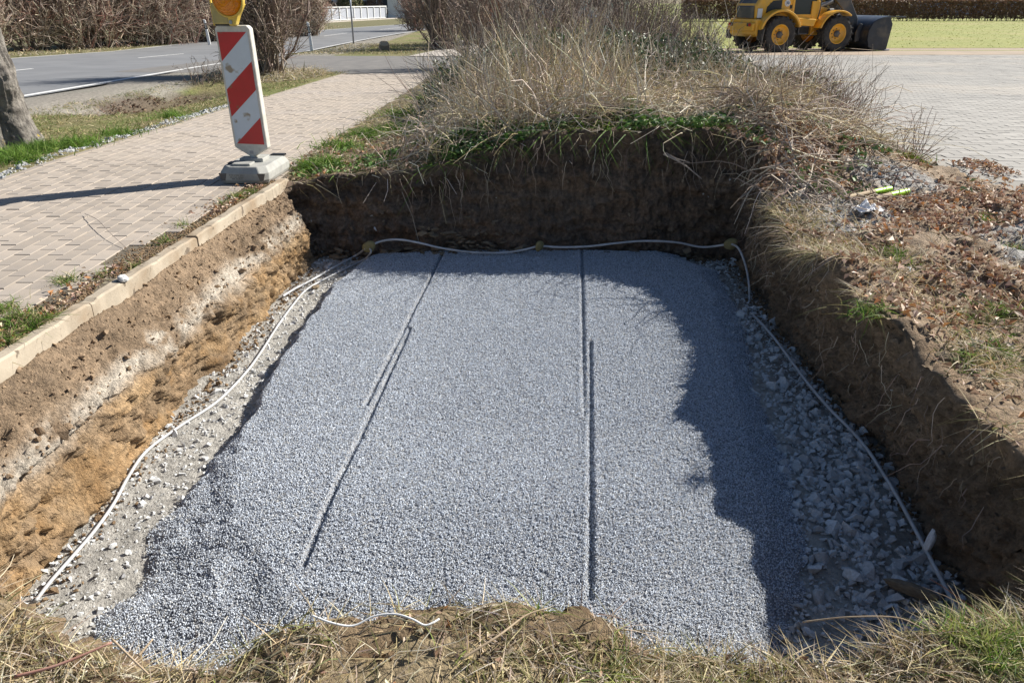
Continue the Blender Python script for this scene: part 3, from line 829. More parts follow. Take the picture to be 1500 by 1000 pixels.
# ------------------------------------------------------------------ plants, litter, loose earth
GREEN = [(.10, .20, .025), (.14, .25, .03), (.08, .15, .03), (.18, .26, .05)]
OLIVE = [(.17, .17, .06), (.22, .20, .09), (.13, .15, .05), (.28, .24, .12)]
STRAW = [(.50, .41, .23), (.58, .49, .31), (.42, .33, .18), (.64, .57, .41)]
DRY = [(.49, .41, .32), (.59, .52, .43), (.41, .33, .26), (.68, .62, .54), (.33, .26, .21)]
BROWNLEAF = [(.36, .23, .16), (.29, .17, .12), (.47, .34, .25), (.57, .46, .36), (.23, .145, .10), (.44, .22, .09), (.43, .31, .23), (.51, .39, .29)]
TWIG = [(.22, .17, .135), (.28, .22, .18), (.16, .12, .10), (.33, .27, .22)]
REDTWIG = [(.27, .14, .11), (.22, .13, .10), (.30, .19, .15)]

class Stuff:
    def __init__(self): self.V, self.F, self.C, self.o = [], [], [], 0
    def add(self, V, F, C):
        if not len(V): return
        F = F if isinstance(F, list) else [F]
        self.V.append(V); self.C.append(C); self.F += [f + self.o for f in F]; self.o += len(V)
    def grass(self, P, L, w, pal, droop=.6, up=1.6, segs=3, D=None):
        n = len(P)
        if n == 0: return
        D = rand_dir(n, up) if D is None else D
        V, F, k = blades(P, D, L * rng.uniform(.5, 1.25, n), w * rng.uniform(.6, 1.3, n), droop, segs)
        self.add(V, F, np.repeat(pick(pal, n), k, 0))
    def leaves(self, P, size, pal, flat=.8, asp=.55, fold=.3, nrm=None):
        n = len(P)
        if n == 0: return
        N = rand_dir(n, 0) * (1 - flat) + np.array([0, 0, flat]) if nrm is None else nrm
        V, F = leaf_cards(P, N, size * rng.uniform(.6, 1.35, n), asp, fold); self.add(V, F, np.repeat(pick(pal, n), 4, 0))
    def sticks(self, P, D, L, r, pal, wig=.1, k=5, sag=0., sides=3, taper=.4):
        n = len(P)
        if n == 0: return
        D = unit(D); t = np.linspace(0, 1, k)
        L = L * np.ones(n)
        w = np.cumsum(rng.normal(0, wig / k, (n, k, 3)), 1); w[:, 0] = 0
        Q = P[:, None] + L[:, None, None] * (D[:, None] * t[None, :, None] + w)
        Q[..., 2] -= (np.asarray(sag) * np.ones(n))[:, None] * L[:, None] * t[None] ** 2
        R = (r * rng.uniform(.6, 1.4, n))[:, None] * (1 - (1 - taper) * t)[None]
        V, F = tubes(Q, R, sides); self.add(V, F, np.repeat(pick(pal, n), k * sides, 0))
        return Q
    def link(self, name, mat, label=None, parent=None, smooth=False, **k):
        q = [f for f in self.F if f.shape[1] == 4]; t = [f for f in self.F if f.shape[1] == 3]
        F = ([np.concatenate(q)] if q else []) + ([np.concatenate(t)] if t else [])
        return link(name, np_mesh(name, np.concatenate(self.V), F, MAT[mat], np.concatenate(self.C), smooth), parent, kind='stuff', label=label, **k)

def uni(n, x0, x1, y0, y1): return rng.uniform(x0, x1, n), rng.uniform(y0, y1, n)
def outside(x, y): return ~in_poly(x, y, RIMP)
def tuft_pts(spots):
    P = []
    for cx, cy, r, n in spots:
        a, q = rng.uniform(0, 6.28, n), np.abs(rng.normal(0, .5, n)) * r
        P.append(np.stack([cx + q * np.cos(a), cy + q * np.sin(a)], 1))
    P = np.concatenate(P); return drop(P[:, 0], P[:, 1])

# verge between the footpath and the road
s = Stuff()
x, y = uni(52000, -7.0, -3.62, 3.5, 18); dn = S(-.5, .4, n2(x, y, 1.2, 3, 101))
k = (rng.uniform(size=len(x)) < .25 + .75 * dn) & ~((np.abs(x + 3.75) < .14) & (n2(x, y, 3, 2, 102) > -.1)) & ~((x < -6.3) & (y > 9)) & (np.hypot((x + 5.4) / .7, (y - 12.3) / 1.9) > 1)
P = drop(x[k], y[k]); s.grass(P, .085, .006, OLIVE + STRAW[:2] + GREEN[:1], .7, 1.2, 2)
P = tuft_pts([(at_z(a, b, -.03)[0], at_z(a, b, -.03)[1], r, n) for a, b, r, n in ((10, 228, .35, 1400), (60, 218, .3, 1200), (110, 214, .25, 800), (-20, 240, .4, 900), (30, 240, .2, 500), (170, 195, .3, 400), (250, 165, .3, 350))])
s.grass(P, .15, .006, GREEN, .6, 1.6, 3)
s.link('verge_grass', 'plant', 'olive and green winter grass on the verge beside the footpath')

# grass and weeds on the strip right of the footpath and on the mound's lip
s = Stuff()
x, y = uni(26000, -1.75, .3, 5.45, 17.5)
k = (rng.uniform(size=len(x)) < S(-.45, .5, n2(x, y, 1.8, 3, 103)) * np.where(y > 9, .5, 1)) & (x > PATH_R - .08 + .1 * n2(y * 0, y, 2, 2, 104))
P = drop(x[k], y[k]); s.grass(P, .13, .006, OLIVE + STRAW * 2 + DRY[:3] + GREEN[:1], .8, .6, 3)
sp = [(at_z(a, b, .05)[0], at_z(a, b, .05)[1], r, n) for a, b, r, n in ((542, 185, .28, 900), (575, 178, .25, 500), (500, 205, .3, 400), (455, 238, .16, 350), (478, 232, .14, 300), (590, 150, .4, 400), (625, 125, .5, 400), (650, 235, .15, 200), (700, 200, .2, 300), (620, 190, .25, 300))]
s.grass(tuft_pts(sp), .15, .007, GREEN, .7, 1.4, 3)
x, y = uni(1300, -.6, 1.75, 5.43, 5.85); k = outside(x, y)
s.grass(drop(x[k], y[k]), .16, .008, GREEN[:3] + OLIVE[:3], 1.2, .4, 3, D=rand_dir(int(k.sum()), .6) + np.array([0, -.7, 0]))
s.link('mound_grass', 'plant', 'green and straw coloured grass along the mound above the pit')
s = Stuff()
x, y = uni(3200, -.5, 1.75, 5.40, 5.95); k = outside(x, y) & (rng.uniform(size=len(x)) < S(-.3, .3, n2(x, y, 3, 2, 105)))
P = drop(x[k], y[k]) + [0, 0, .02]; P[:, 2] += rng.uniform(0, .06, len(P)); s.leaves(P, .038, [(.07, .15, .03), (.10, .21, .04), (.05, .11, .03), (.15, .25, .06)], .55, .7)
x, y = uni(1500, 1.6, 3.2, 4.8, 6.4); k = (rng.uniform(size=len(x)) < S(0, .5, n2(x, y, 3, 2, 106)))
P = drop(x[k], y[k]) + [0, 0, .03]; s.leaves(P, .045, [(.12, .20, .06), (.16, .24, .09), (.09, .15, .05)], .5, .75)
x, y = uni(900, -1.6, -.4, 5.5, 6.6); k = (rng.uniform(size=len(x)) < S(-.1, .5, n2(x, y, 3, 2, 107)))
s.leaves(drop(x[k], y[k]) + [0, 0, .03], .04, [(.09, .18, .03), (.13, .22, .05)], .6, .7)
s.link('weeds', 'leaf', 'low leafy green weeds growing on the edge of the pit')

# dry standing stalks and fallen straw on the mound
s = Stuff()
n = 5200
x, y = uni(n, -.48, 2.6, 5.65, 9.2)
k = rng.uniform(size=n) < S(-.55, .35, n2(x, y, 1.5, 2, 111)) * np.where(x > 1.2, .45, 1) * np.where((x > .3) & (y < 6.4), .4, 1)
P = drop(x[k], y[k]); m = len(P)
D = rand_dir(m, 2.4) + np.array([-.04, -.05, 0]); D[:, 2] = np.abs(D[:, 2])
s.sticks(P, D, rng.uniform(.3, .95, m) * np.where(P[:, 0] > 1.1, .62, 1), .0034, DRY + STRAW[1:], .22, 5, .12)
n = 900; x, y = uni(n, -1.0, .6, 5.6, 8.5); P = drop(x, y); D = rand_dir(n, .5) + np.array([.5, -.5, .5])
s.sticks(P, D, rng.uniform(.3, .75, n), .003, DRY + STRAW[:1], .25, 5, .4)
n = 3400; x, y = uni(n, -.7, 2.9, 5.5, 8.6); k = rng.uniform(size=n) < np.where(x > .5, 1, .6); P = drop(x[k], y[k]); P[:, 2] += rng.uniform(.01, .14, len(P)); D = rand_dir(len(P), 0) * [1, .8, .16]
s.sticks(P, D, rng.uniform(.2, .6, len(P)), .003, DRY + STRAW, .55, 6, .1)
n = 2000; x, y = uni(n, -.7, 2.7, 5.6, 9); P = drop(x, y); s.grass(P, .26, .008, DRY + STRAW, 1.1, 1.2, 3)
s.link('dry_stalks', 'stalk', 'pale dry weed stalks standing and lying on the mound')

# evergreen ground cover behind the stalks
s = Stuff()
n = 21000
x, y = uni(n, -1.0, 3.6, 8.0, 12.5)
h_ = np.clip(.62 + .25 * n2(x, y, .9, 3, 121) - .16 * np.abs((x - 1.2) / 2.2) ** 2, .15, 1.05) * S(7.8, 9.0, y)
k = rng.uniform(size=n) < S(-.6, .1, n2(x, y, 1.6, 3, 122)); P = drop(x[k], y[k]); P[:, 2] += h_[k] * rng.uniform(.15, 1, len(P)) ** .7
s.leaves(P, .05, [(.05, .09, .035), (.07, .12, .04), (.04, .07, .03), (.10, .13, .05), (.17, .18, .12)], .3, .65)
s.link('ivy', 'ivy', 'glossy dark evergreen ground cover behind the dry stalks')
s = Stuff()
n = 2600; x, y = uni(n, -1.0, 4.0, 8.2, 13); P = drop(x, y)
s.sticks(P, rand_dir(n, 1.5), rng.uniform(.35, 1.0, n), .004, TWIG + DRY[:2], .3, 5, .15)
s.link('tangled_stems', 'stalk', 'tangled grey stems poking out of the evergreen ground cover')

# upright reddish shoots at the yard corner, dead twigs heaped on the right corner
s = Stuff()
P0 = [at_z(a, b, .1) for a, b in ((1150, 185), (1180, 190), (1210, 200), (1120, 165), (1195, 175), (1165, 170))]
for p in P0:
    m = 46; P = p[None] + rng.normal(0, .12, (m, 3)) * [1, 1.3, 0]; P = drop(P[:, 0], P[:, 1])
    D = rand_dir(m, 2.2) + np.array([.25, 0, 0]); s.sticks(P, D, rng.uniform(.35, .75, m), .003, REDTWIG + TWIG, .25, 6, .05, taper=.3)
    Q = P[:, None] + 0; 
    P2 = P + D * rng.uniform(.2, .4, (m, 1)); s.sticks(P2, rand_dir(m, .9), rng.uniform(.08, .25, m), .002, REDTWIG + TWIG, .2, 4)
s.link('bramble_shoots', 'stalk', 'thin reddish bare shoots rising at the corner of the paved yard')
s = Stuff()
n = 620; x, y = uni(n, 1.55, 2.7, 4.6, 6.2); k = outside(x, y) & (rng.uniform(size=n) < 1 - .75 * S(1.9, 2.7, x)); P = drop(x[k], y[k]); P[:, 2] += rng.uniform(.0, .2, len(P)) * (1 - S(1.6, 2.4, P[:, 0]))
s.sticks(P, rand_dir(len(P), 0) * [1, 1, .45], rng.uniform(.15, .6, len(P)), .0045, TWIG * 2 + DRY[:3], .25, 6, .25)
n = 70; x, y = uni(n, 1.55, 1.85, 4.7, 5.5); k = outside(x, y); P = drop(x[k], y[k]) + [0, 0, .03]
s.sticks(P, rand_dir(len(P), 0) * .6 + np.array([-.8, -.25, -.1]), rng.uniform(.12, .32, len(P)), .003, TWIG + DRY, .25, 6, .6)
s.link('twig_heap', 'stalk', 'heap of dead grey twigs hanging over the right corner of the pit')

# fallen leaves
s = Stuff()
x, y = uni(20000, 1.5, 3.7, 2.3, 6.0)
bare = np.minimum.reduce([np.hypot((x - cx) / rx, (y - cy) / ry) for cx, cy, rx, ry in ((1.95, 4.55, .34, .42), (2.95, 3.75, .5, .55), (2.6, 5.2, .35, .3))])
k = outside(x, y) & (rng.uniform(size=len(x)) < S(-.7, .25, n2(x, y, 2.2, 3, 131)) * S(2.3, 3.3, y) * (.15 + .88 * S(.8, 1.3, bare)))
P = drop(x[k], y[k]) + [0, 0, .008]; P[:, 2] += rng.uniform(0, .022, len(P)); s.leaves(P, .036, BROWNLEAF, .55, .5, .6)
x, y = uni(2600, -6.2, -4.4, 9.5, 15.0); P = drop(x, y) + [0, 0, .02]; k = np.hypot((x + 5.5) / .6, (y - 12.6) / 2.0) < 1; s.leaves(P[k], .05, [(.2, .12, .08), (.14, .09, .065), (.26, .18, .12)], .6, .6, .5)  # ditch leaves in darker browns, shade of the hollow included in the colour
x, y = uni(900, 1.0, 3.4, 1.0, 2.5); k = outside(x, y); s.leaves((drop(x, y) + [0, 0, .01])[k], .03, BROWNLEAF, .6, .5, .4)
x, y = uni(500, -1.9, 1.3, .9, 1.5); k = outside(x, y); s.leaves((drop(x, y) + [0, 0, .012])[k], .028, BROWNLEAF + STRAW, .5, .5, .5)
y = rng.uniform(1.5, 5.4, 900); x = kerb_x(y) - .07 - np.abs(rng.normal(0, .075, 900)); k = n2(x * 0, y, 1.3, 2, 132) > -.4
s.leaves(xyz(x, y, .012)[k], .026, BROWNLEAF, .6, .5, .5)
x, y = uni(700, -1.7, -.5, 5.5, 7.5); s.leaves(drop(x, y) + [0, 0, .02], .035, BROWNLEAF, .5, .55, .5)
s.link('leaf_litter', 'leaf', 'brown fallen leaves scattered over the bare ground right of the pit')
LEAFME = []
for q in range(4):
    V, F = leaf_cards(np.zeros((1, 3)), np.array([[0, 0, 1.]]), np.array([1.]), .6, .5); me = np_mesh('fallen_leaf', V, F, MAT['leaf'], np.repeat(pick(BROWNLEAF, 1), 4, 0)); LEAFME.append(me)
for q in range(46):
    x, y = random.uniform(1.7, 3.2), random.uniform(2.9, 5.3)
    o = link('fallen_leaf', LEAFME[q % 4], GROUND); o.location = (x, y, g1(x, y) + .022); f = random.uniform(.05, .075); o.scale = (f, f, f)
    o.rotation_euler = (random.uniform(-.6, .6), random.uniform(-.6, .6), random.uniform(0, 6.28))

# matted straw on the right rim and on the near rim
s = Stuff()
n = 9000; y = rng.uniform(1.5, 4.7, n); x = 1.46 + np.abs(rng.normal(0, .22, n)); k = outside(x, y) & (rng.uniform(size=n) < S(-.5, .3, n2(x, y, 2.6, 3, 141)))
P = drop(x[k], y[k]); m = len(P); hang = (rng.uniform(size=m) < .45)[:, None]
D = np.where(hang, rand_dir(m, .1) + np.array([-1.0, -.1, .1]), rand_dir(m, .5)); s.grass(P + [0, 0, .01], .13, .004, STRAW + DRY[:3] + OLIVE[:2], .55, .5, 3, D=D)
n = 9000; x, y = uni(n, 1.6, 3.6, 1.2, 3.2); k = outside(x, y) & (rng.uniform(size=n) < S(-.4, .4, n2(x, y, 2, 3, 142))); s.grass(drop(x[k], y[k]) + [0, 0, .006], .12, .0045, STRAW + OLIVE[:2], .35, .3, 3)
n = 6000; x, y = uni(n, 1.6, 3.5, 3.0, 5.6); k = rng.uniform(size=n) < S(0, .6, n2(x, y, 2, 3, 143)); s.grass(drop(x[k], y[k]) + [0, 0, .006], .10, .004, STRAW + DRY + OLIVE[:1], .4, .3, 3)
s.grass(tuft_pts([(at_z(a, b, -.02)[0], at_z(a, b, -.02)[1], r, n) for a, b, r, n in ((1305, 378, .1, 160), (1320, 395, .1, 120), (1440, 465, .14, 260), (1465, 450, .1, 200), (1445, 325, .1, 80), (1490, 365, .06, 60), (1270, 470, .12, 120), (1460, 505, .12, 200), (1420, 520, .1, 120))]), .09, .005, GREEN + OLIVE, .7, 1.2, 3)
s.grass(tuft_pts([(at_z(1325, 238, .0)[0], at_z(1325, 238, .0)[1], .16, 420)]), .13, .007, GREEN[:2] + [(.30, .30, .05), (.36, .30, .08)], .6, 1.6, 3)
p = at_z(1330, 238, .0); m = 36; P = p + rng.normal(0, .05, (m, 3)) * [1, 1, 0]; s.sticks(P, rand_dir(m, 3) + np.array([.15, 0, 0]), rng.uniform(.2, .48, m), .003, REDTWIG + [(.40, .27, .19)], .15, 5)
s.link('rim_straw', 'plant', 'matted straw and grass on the ground right of the pit')
s = Stuff()
n = 80000; x, y = uni(n, -2.2, 2.2, .75, 1.62); k = outside(x, y) & (rng.uniform(size=n) < .30 + .70 * S(-.5, .4, n2(x, y, 3, 3, 144)))
cr = ((x > -.42) & (x < -.12) & (y > 1.22) & (y < 1.42)) | ((x > .05) & (x < .25) & (y > 1.36))
k &= ~(cr & (rng.uniform(size=n) < .8))
P = drop(x[k], y[k]) + [0, 0, .008]; D = rand_dir(len(P), 0) * [1, 1, .35] + [0, 0, .22]; s.grass(P, .10, .0028, STRAW * 2 + DRY + OLIVE[:2], .32, .3, 3, D=D)
gr = (n2(P[:, 0], P[:, 1], 2.2, 3, 145) + .7 * S(.95, 1.25, P[:, 0]) + .35 * S(.3, .45, P[:, 0]) * (1 - S(.6, .7, P[:, 0])) > .35) & (rng.uniform(size=len(P)) < .24)
s.grass(P[gr], .075, .003, OLIVE + [(.36, .36, .14), (.30, .32, .10), (.44, .42, .2), (.2, .26, .06)], .6, 1.0, 3)
s.grass(tuft_pts([(at_z(a, b, -.18)[0], at_z(a, b, -.18)[1], r, n) for a, b, r, n in ((1450, 940, .09, 320), (1480, 965, .1, 320), (1400, 925, .05, 110), (1495, 930, .06, 120), (1440, 925, .05, 90), (790, 885, .05, 40), (900, 965, .08, 120))]), .10, .0032, GREEN + [(.40, .42, .12), (.46, .46, .2), (.5, .47, .25), (.34, .38, .1)], .6, 1.2, 3)
n = 240; x, y = uni(n, -1.9, 1.8, .9, 1.5); k = outside(x, y); P = drop(x[k], y[k]); P[:, 2] += .015
s.sticks(P, rand_dir(len(P), 0) * [1, .8, .22], rng.uniform(.08, .32, len(P)), .0018, STRAW + DRY + REDTWIG[:1], .2, 5)
s.link('near_straw', 'plant', 'matted straw and tufts of grass on the near edge of the pit')

# grass in the gap behind the kerb
s = Stuff()
sp = []
for a, b, r, n in ((345, 290, .09, 160), (365, 283, .07, 120), (325, 300, .05, 60), (200, 392, .05, 90), (98, 412, .07, 120), (22, 470, .10, 380), (45, 480, .09, 330), (10, 500, .08, 260), (0, 455, .1, 200), (68, 470, .06, 140), (270, 330, .05, 50), (240, 355, .05, 50), (150, 405, .04, 50)):
    p = at_z(a, b, 0); sp.append((p[0], p[1], r, n))
P = np.concatenate([np.stack([cx + np.abs(rng.normal(0, .5, n)) * r * np.cos(q), cy + np.abs(rng.normal(0, .6, n)) * r * np.sin(q), np.zeros(n)], 1) for cx, cy, r, n in sp for q in [rng.uniform(0, 6.28, n)]])
P = P[P[:, 0] < kerb_x(P[:, 1]) - .05]
s.grass(P, .07, .0035, GREEN + OLIVE[:2] + STRAW[:1], .6, 1.3, 3)
y = rng.uniform(1.6, 5.4, 700); x = kerb_x(y) - .07 - np.abs(rng.normal(0, .05, 700)); s.grass(xyz(x, y, 0), .035, .0028, STRAW + OLIVE + DRY, .8, .6, 2)
s.link('kerb_weeds', 'plant', 'small grass tufts growing between the pavers and the kerb')
# soil in the same gap
n = 8000; y = rng.uniform(1.2, 5.45, n); x = kerb_x(y) - .065 - np.abs(rng.normal(0, .08, n)); k = n2(x * 2, y, 2.4, 3, 151) > -.6
sz_ = np.exp(rng.normal(math.log(.012), .4, n))
merge_rocks(xyz(x, y, -.004)[k], sz_[k], rng.integers(0, 9, int(k.sum())), MAT['clod'], 'loose_soil', KERB, kind='stuff')

# roots and fibres on the pit walls
s = Stuff()
n = 95; i = rng.choice(np.where((LOOP[:, 1] > 5.25) & (LOOP[:, 0] > -.8))[0], n); P = LOOP[i, :3] + rng.normal(0, .02, (n, 3)); P[:, 1] -= .05; P[:, 2] -= rng.uniform(-.02, .25, n)
s.sticks(P, rand_dir(n, 0) * .35 + np.array([0, -.18, -1.]), rng.uniform(.06, .3, n), .0022, [(.34, .26, .20), (.24, .18, .14), (.44, .36, .28)], .35, 6, 0, taper=.3)
n = 130; i = rng.choice(np.where((LOOP[:, 0] > 1.35) & (LOOP[:, 1] < 5.2) & (LOOP[:, 1] > 1.9))[0], n); P = LOOP[i, :3] + rng.normal(0, .02, (n, 3)); P[:, 0] -= .035; P[:, 2] -= rng.uniform(-.02, .3, n)
s.sticks(P, rand_dir(n, 0) * .5 + np.array([-.25, 0, -1.]), rng.uniform(.04, .18, n), .0016, [(.34, .26, .20), (.24, .18, .14), (.40, .34, .26)], .4, 6, 0, taper=.3)
s.link('roots', 'stalk', 'thin roots hanging out of the dark earth walls of the pit')

# loose clods and stones
EB = bpy.data.objects['earth_bank']
n = 5200; y = rng.uniform(1.75, 5.1, n); u = rng.uniform(0, 1, n) ** 1.2; x = kerb_x(y) + .02 + .125 * u; z = -.10 - .16 * u + rng.uniform(-.012, .012, n)
sz_ = np.exp(rng.normal(math.log(.010), .5, n))
kk_ = n2(x * 2, y, 3.5, 3, 155) + rng.uniform(-.5, .5, n) > -.25; x, y, z, sz_ = x[kk_], y[kk_], z[kk_], sz_[kk_]; n = len(x)
merge_rocks(xyz(x, y, z), sz_, rng.integers(0, 9, n), MAT['clod'], 'crumbs', EB, kind='stuff')
n = 700; y = rng.uniform(1.9, 5.1, n); x = np.interp(y, [1.7, 2.8, 5.2], [-1.6, -1.55, -1.42]) + np.abs(rng.normal(0, .05, n)); sz_ = np.exp(rng.normal(math.log(.014), .5, n))
merge_rocks(xyz(x, y, floor_z(x, y) + .004), sz_, rng.integers(0, 9, n), MAT['clod'], 'crumbs', EB, kind='stuff')
n = 5200; x, y = uni(n, -2.0, 2.0, .95, 1.5); k = outside(x, y) & (n2(x, y, 4, 3, 152) > 0); sz_ = np.exp(rng.normal(math.log(.014), .5, n))
merge_rocks(drop(x[k], y[k]), sz_[k], rng.integers(0, 9, int(k.sum())), MAT['clod'], 'crumbs', EB, kind='stuff')
n = 2200; x, y = uni(n, 1.5, 3.6, 2.2, 5.8); k = outside(x, y); sz_ = np.exp(rng.normal(math.log(.012), .5, n)); mk = n2(x, y, 3, 3, 153) > 0
merge_rocks(drop(x[k & mk], y[k & mk]), sz_[k & mk], rng.integers(0, 9, int((k & mk).sum())), MAT['clod'], 'crumbs', EB, kind='stuff')
n = 1500; ii = rng.choice(np.where((LOOP[:, 5] < .1) & (LOOP[:, 1] > 1.8))[0], n); jj = rng.integers(6, nv, n); sz_ = np.exp(rng.normal(math.log(.017), .5, n))
merge_rocks(V_WALL[ii, jj], sz_, rng.integers(0, 9, n), MAT['wallclod'], 'crumbs', EB, kind='stuff')
n = 1300; ii = rng.choice(np.where(LOOP[:, 5] > .8)[0], n); jj = (3 + (rng.uniform(0, 1, n) ** 1.3) * 30).astype(int); sz_ = np.exp(rng.normal(math.log(.014), .5, n))
merge_rocks(V_WALL[ii, jj], sz_, rng.integers(0, 9, n), MAT['bankclod'], 'crumbs', EB, kind='stuff')
# rubble at the foot of the walls and stones stuck in them
ii = rng.choice(np.where((LOOP[:, 5] < .1) & (LOOP[:, 1] > 1.9))[0], 1500); q_ = np.abs(rng.normal(0, .05, 1500)); pq = LOOP[ii, 3:5] + nin[ii] * (q_ - .01)[:, None]; sz_ = np.exp(rng.normal(math.log(.018), .5, 1500))
merge_rocks(xyz(pq[:, 0], pq[:, 1], floor_z(pq[:, 0], pq[:, 1]) + .03 * np.clip(1 - q_ / .08, 0, 1)), sz_, rng.integers(0, 9, 1500), MAT['clod'], 'crumbs', EB, kind='stuff')
for q in range(130):
    i = int(rng.choice(np.where((LOOP[:, 5] < .1) & (LOOP[:, 1] > 2.0))[0])); f = rng.uniform(.25, .95); a_ = P3[i, int(f / 1.06 * (nv - 1))]
    o = link('embedded_stone', rock_me(q % 9, 'earthstone' if q % 9 else 'stone'), EB); z_ = float(rng.uniform(.018, .05)); o.location = tuple(V_WALL[i, 3 + int(f / 1.06 * (nv - 1))]); o.scale = (z_, z_, z_ * .8); o.rotation_euler = tuple(rng.uniform(0, 6, 3))
n = 900; x, y = uni(n, -1.75, -.9, 1.25, 1.6); k = outside(x, y); sz_ = np.exp(rng.normal(math.log(.020), .45, n))
merge_rocks(drop(x[k], y[k]), sz_[k], rng.integers(0, 9, int(k.sum())), MAT['clod'], 'crumbs', EB, kind='stuff')
Pg, Sg = [], []
for (cx, cy, rx, ry, n) in ((1.95, 4.55, .32, .40, 900), (2.95, 3.75, .5, .5, 900), (2.6, 5.2, .33, .28, 420), (3.2, 4.3, .3, .3, 250)):
    a, q = rng.uniform(0, 6.28, n), np.sqrt(rng.uniform(0, 1, n)); x, y = cx + rx * q * np.cos(a), cy + ry * q * np.sin(a); k = outside(x, y)
    Pg.append(drop(x[k], y[k])); Sg.append(np.exp(rng.normal(math.log(.017), .4, int(k.sum()))))
x = PATH_L - .13 + rng.normal(0, .05, 1400); y = rng.uniform(4.5, 12, 1400); Pg.append(drop(x, y)); Sg.append(np.exp(rng.normal(math.log(.03), .35, 1400)))
Pg, Sg = np.concatenate(Pg), np.concatenate(Sg)
merge_rocks(Pg, Sg, rng.integers(0, 9, len(Pg)), MAT['stone'], 'gravel', None, kind='stuff', label='loose grey gravel lying in patches on the ground')
# flat brown stones bedded at the foot of the back wall
n = 230; x = np.concatenate([rng.normal(-.35, .22, 110), rng.uniform(-1.3, 1.4, 120)]); z = -.54 + np.abs(rng.normal(0, .075, n)) * np.where(np.arange(n) < 110, 1.25, .6); y = 5.31 + rng.uniform(-.05, .02, n); sz_ = np.exp(rng.normal(math.log(.05), .35, n))
for i in range(n):
    o = link('bedded_stone', rock_me(i % 9, 'earthstone'), EB); o.location = (x[i], y[i], z[i]); o.scale = (sz_[i] * 1.25, sz_[i], sz_[i] * .6); o.rotation_euler = (random.uniform(-.3, .3), random.uniform(-.35, .35), random.uniform(-.6, .6))

def single_rock(name, px, py, z, size, mat, label, cat, sq=(1, 1, 1), seed=1, group=None):
    V, F = rock(seed, .8, 26); me = np_mesh(name, V, F, MAT[mat]); o = link(name, me)
    p = at_t(px, py) if z is None else at_z(px, py, z); o.location = (p[0], p[1], p[2]); o.scale = tuple(size * q for q in sq); o.rotation_euler = (.2, .1, seed)
    bm = bmesh.new(); bm.from_mesh(me); bmesh.ops.subdivide_edges(bm, edges=bm.edges, cuts=2, use_grid_fill=True, smooth=.35); bm.to_mesh(me); bm.free()
    co = np.zeros(len(me.vertices) * 3, np.float32); me.vertices.foreach_get('co', co); co = co.reshape(-1, 3); co *= (1 + .11 * fbm(co * 6 + seed, 4, seed) + (.06 * fbm(co * 22, 2, seed) if mat == 'clod' else 0))[:, None]; me.vertices.foreach_set('co', co.ravel().astype(np.float32)); me.update()
    return tag(o, label, cat, group)
single_rock('clod', 147, 541, -.22, .055, 'clod', 'upright brown earth clod standing on the left bank', 'clod', (.8, .8, 1.3), 3)
single_rock('clod', 317, 421, -.22, .05, 'clod', 'dark crumbly earth lump stuck in a hollow halfway along the left bank', 'clod', (1.2, 1, .7), 4)
single_rock('clod', 192, 523, -.24, .035, 'clod', 'small brown crumb on the left bank beside the chalky streak', 'clod', (1.1, 1, .7), 5)
single_rock('flat_stone', 100, 577, -.24, .09, 'earthstone', 'flat ochre stone lying on the left bank near the front', 'stone', (1.3, .8, .4), 6)
single_rock('flat_stone', 52, 598, -.26, .08, 'earthstone', 'dark ochre stone half buried on the left bank, nearest the frame edge', 'stone', (1.2, .9, .5), 7)
single_rock('stone', 180, 408, .01, .075, 'stone', 'angular pale stone lying between the pavers and the kerb', 'stone', (1, .9, .6), 8)
single_rock('stone', 1380, 524, None, .085, 'earthstone', 'round dark stone on the straw right of the pit', 'stone', (1.2, .9, .8), 9)
single_rock('stone', 1332, 396, None, .075, 'stone', 'pale squarish stone on the leaf litter right of the pit', 'stone', (1.2, .9, .6), 10)
single_rock('stone', 1297, 393, None, .085, 'earthstone', 'flat grey brown stone beside the pale squarish stone', 'stone', (1.5, .9, .45), 12)
single_rock('stone', 1417, 530, None, .06, 'stone', 'broken white stone beside the round dark stone', 'stone', (1.3, .9, .5), 13)
single_rock('stone', 1362, 793, -.56, .085, 'stone', 'tall pointed pale stone leaning on the foot of the right wall', 'stone', (.6, .5, 1.5), 14)
single_rock('stone', 1335, 863, -.60, .12, 'earthstone', 'large brown flat stone among grey chips in the near right corner', 'stone', (1.5, .7, .5), 15)
single_rock('clod', 1295, 400 - 45, None, .13, 'clod', 'dark shaggy turf lump on the rim right of the pit', 'clod', (1.8, .8, .6), 16)
single_rock('clod', 850, 905, None, .085, 'clod', 'rounded soil lump bulging over the near edge of the grit', 'clod', (1.2, 1, .8), 18)
single_rock('clod', 568, 965, -.22, .06, 'clod', 'crumbly soil lump below the white string on the near edge', 'clod', (1.3, 1, .8), 19)
single_rock('stone', 462, 420, -.53, .05, 'earthstone', 'ochre stone under the crossing cable ends at the left', 'stone', (1.6, 1, .7), 20)

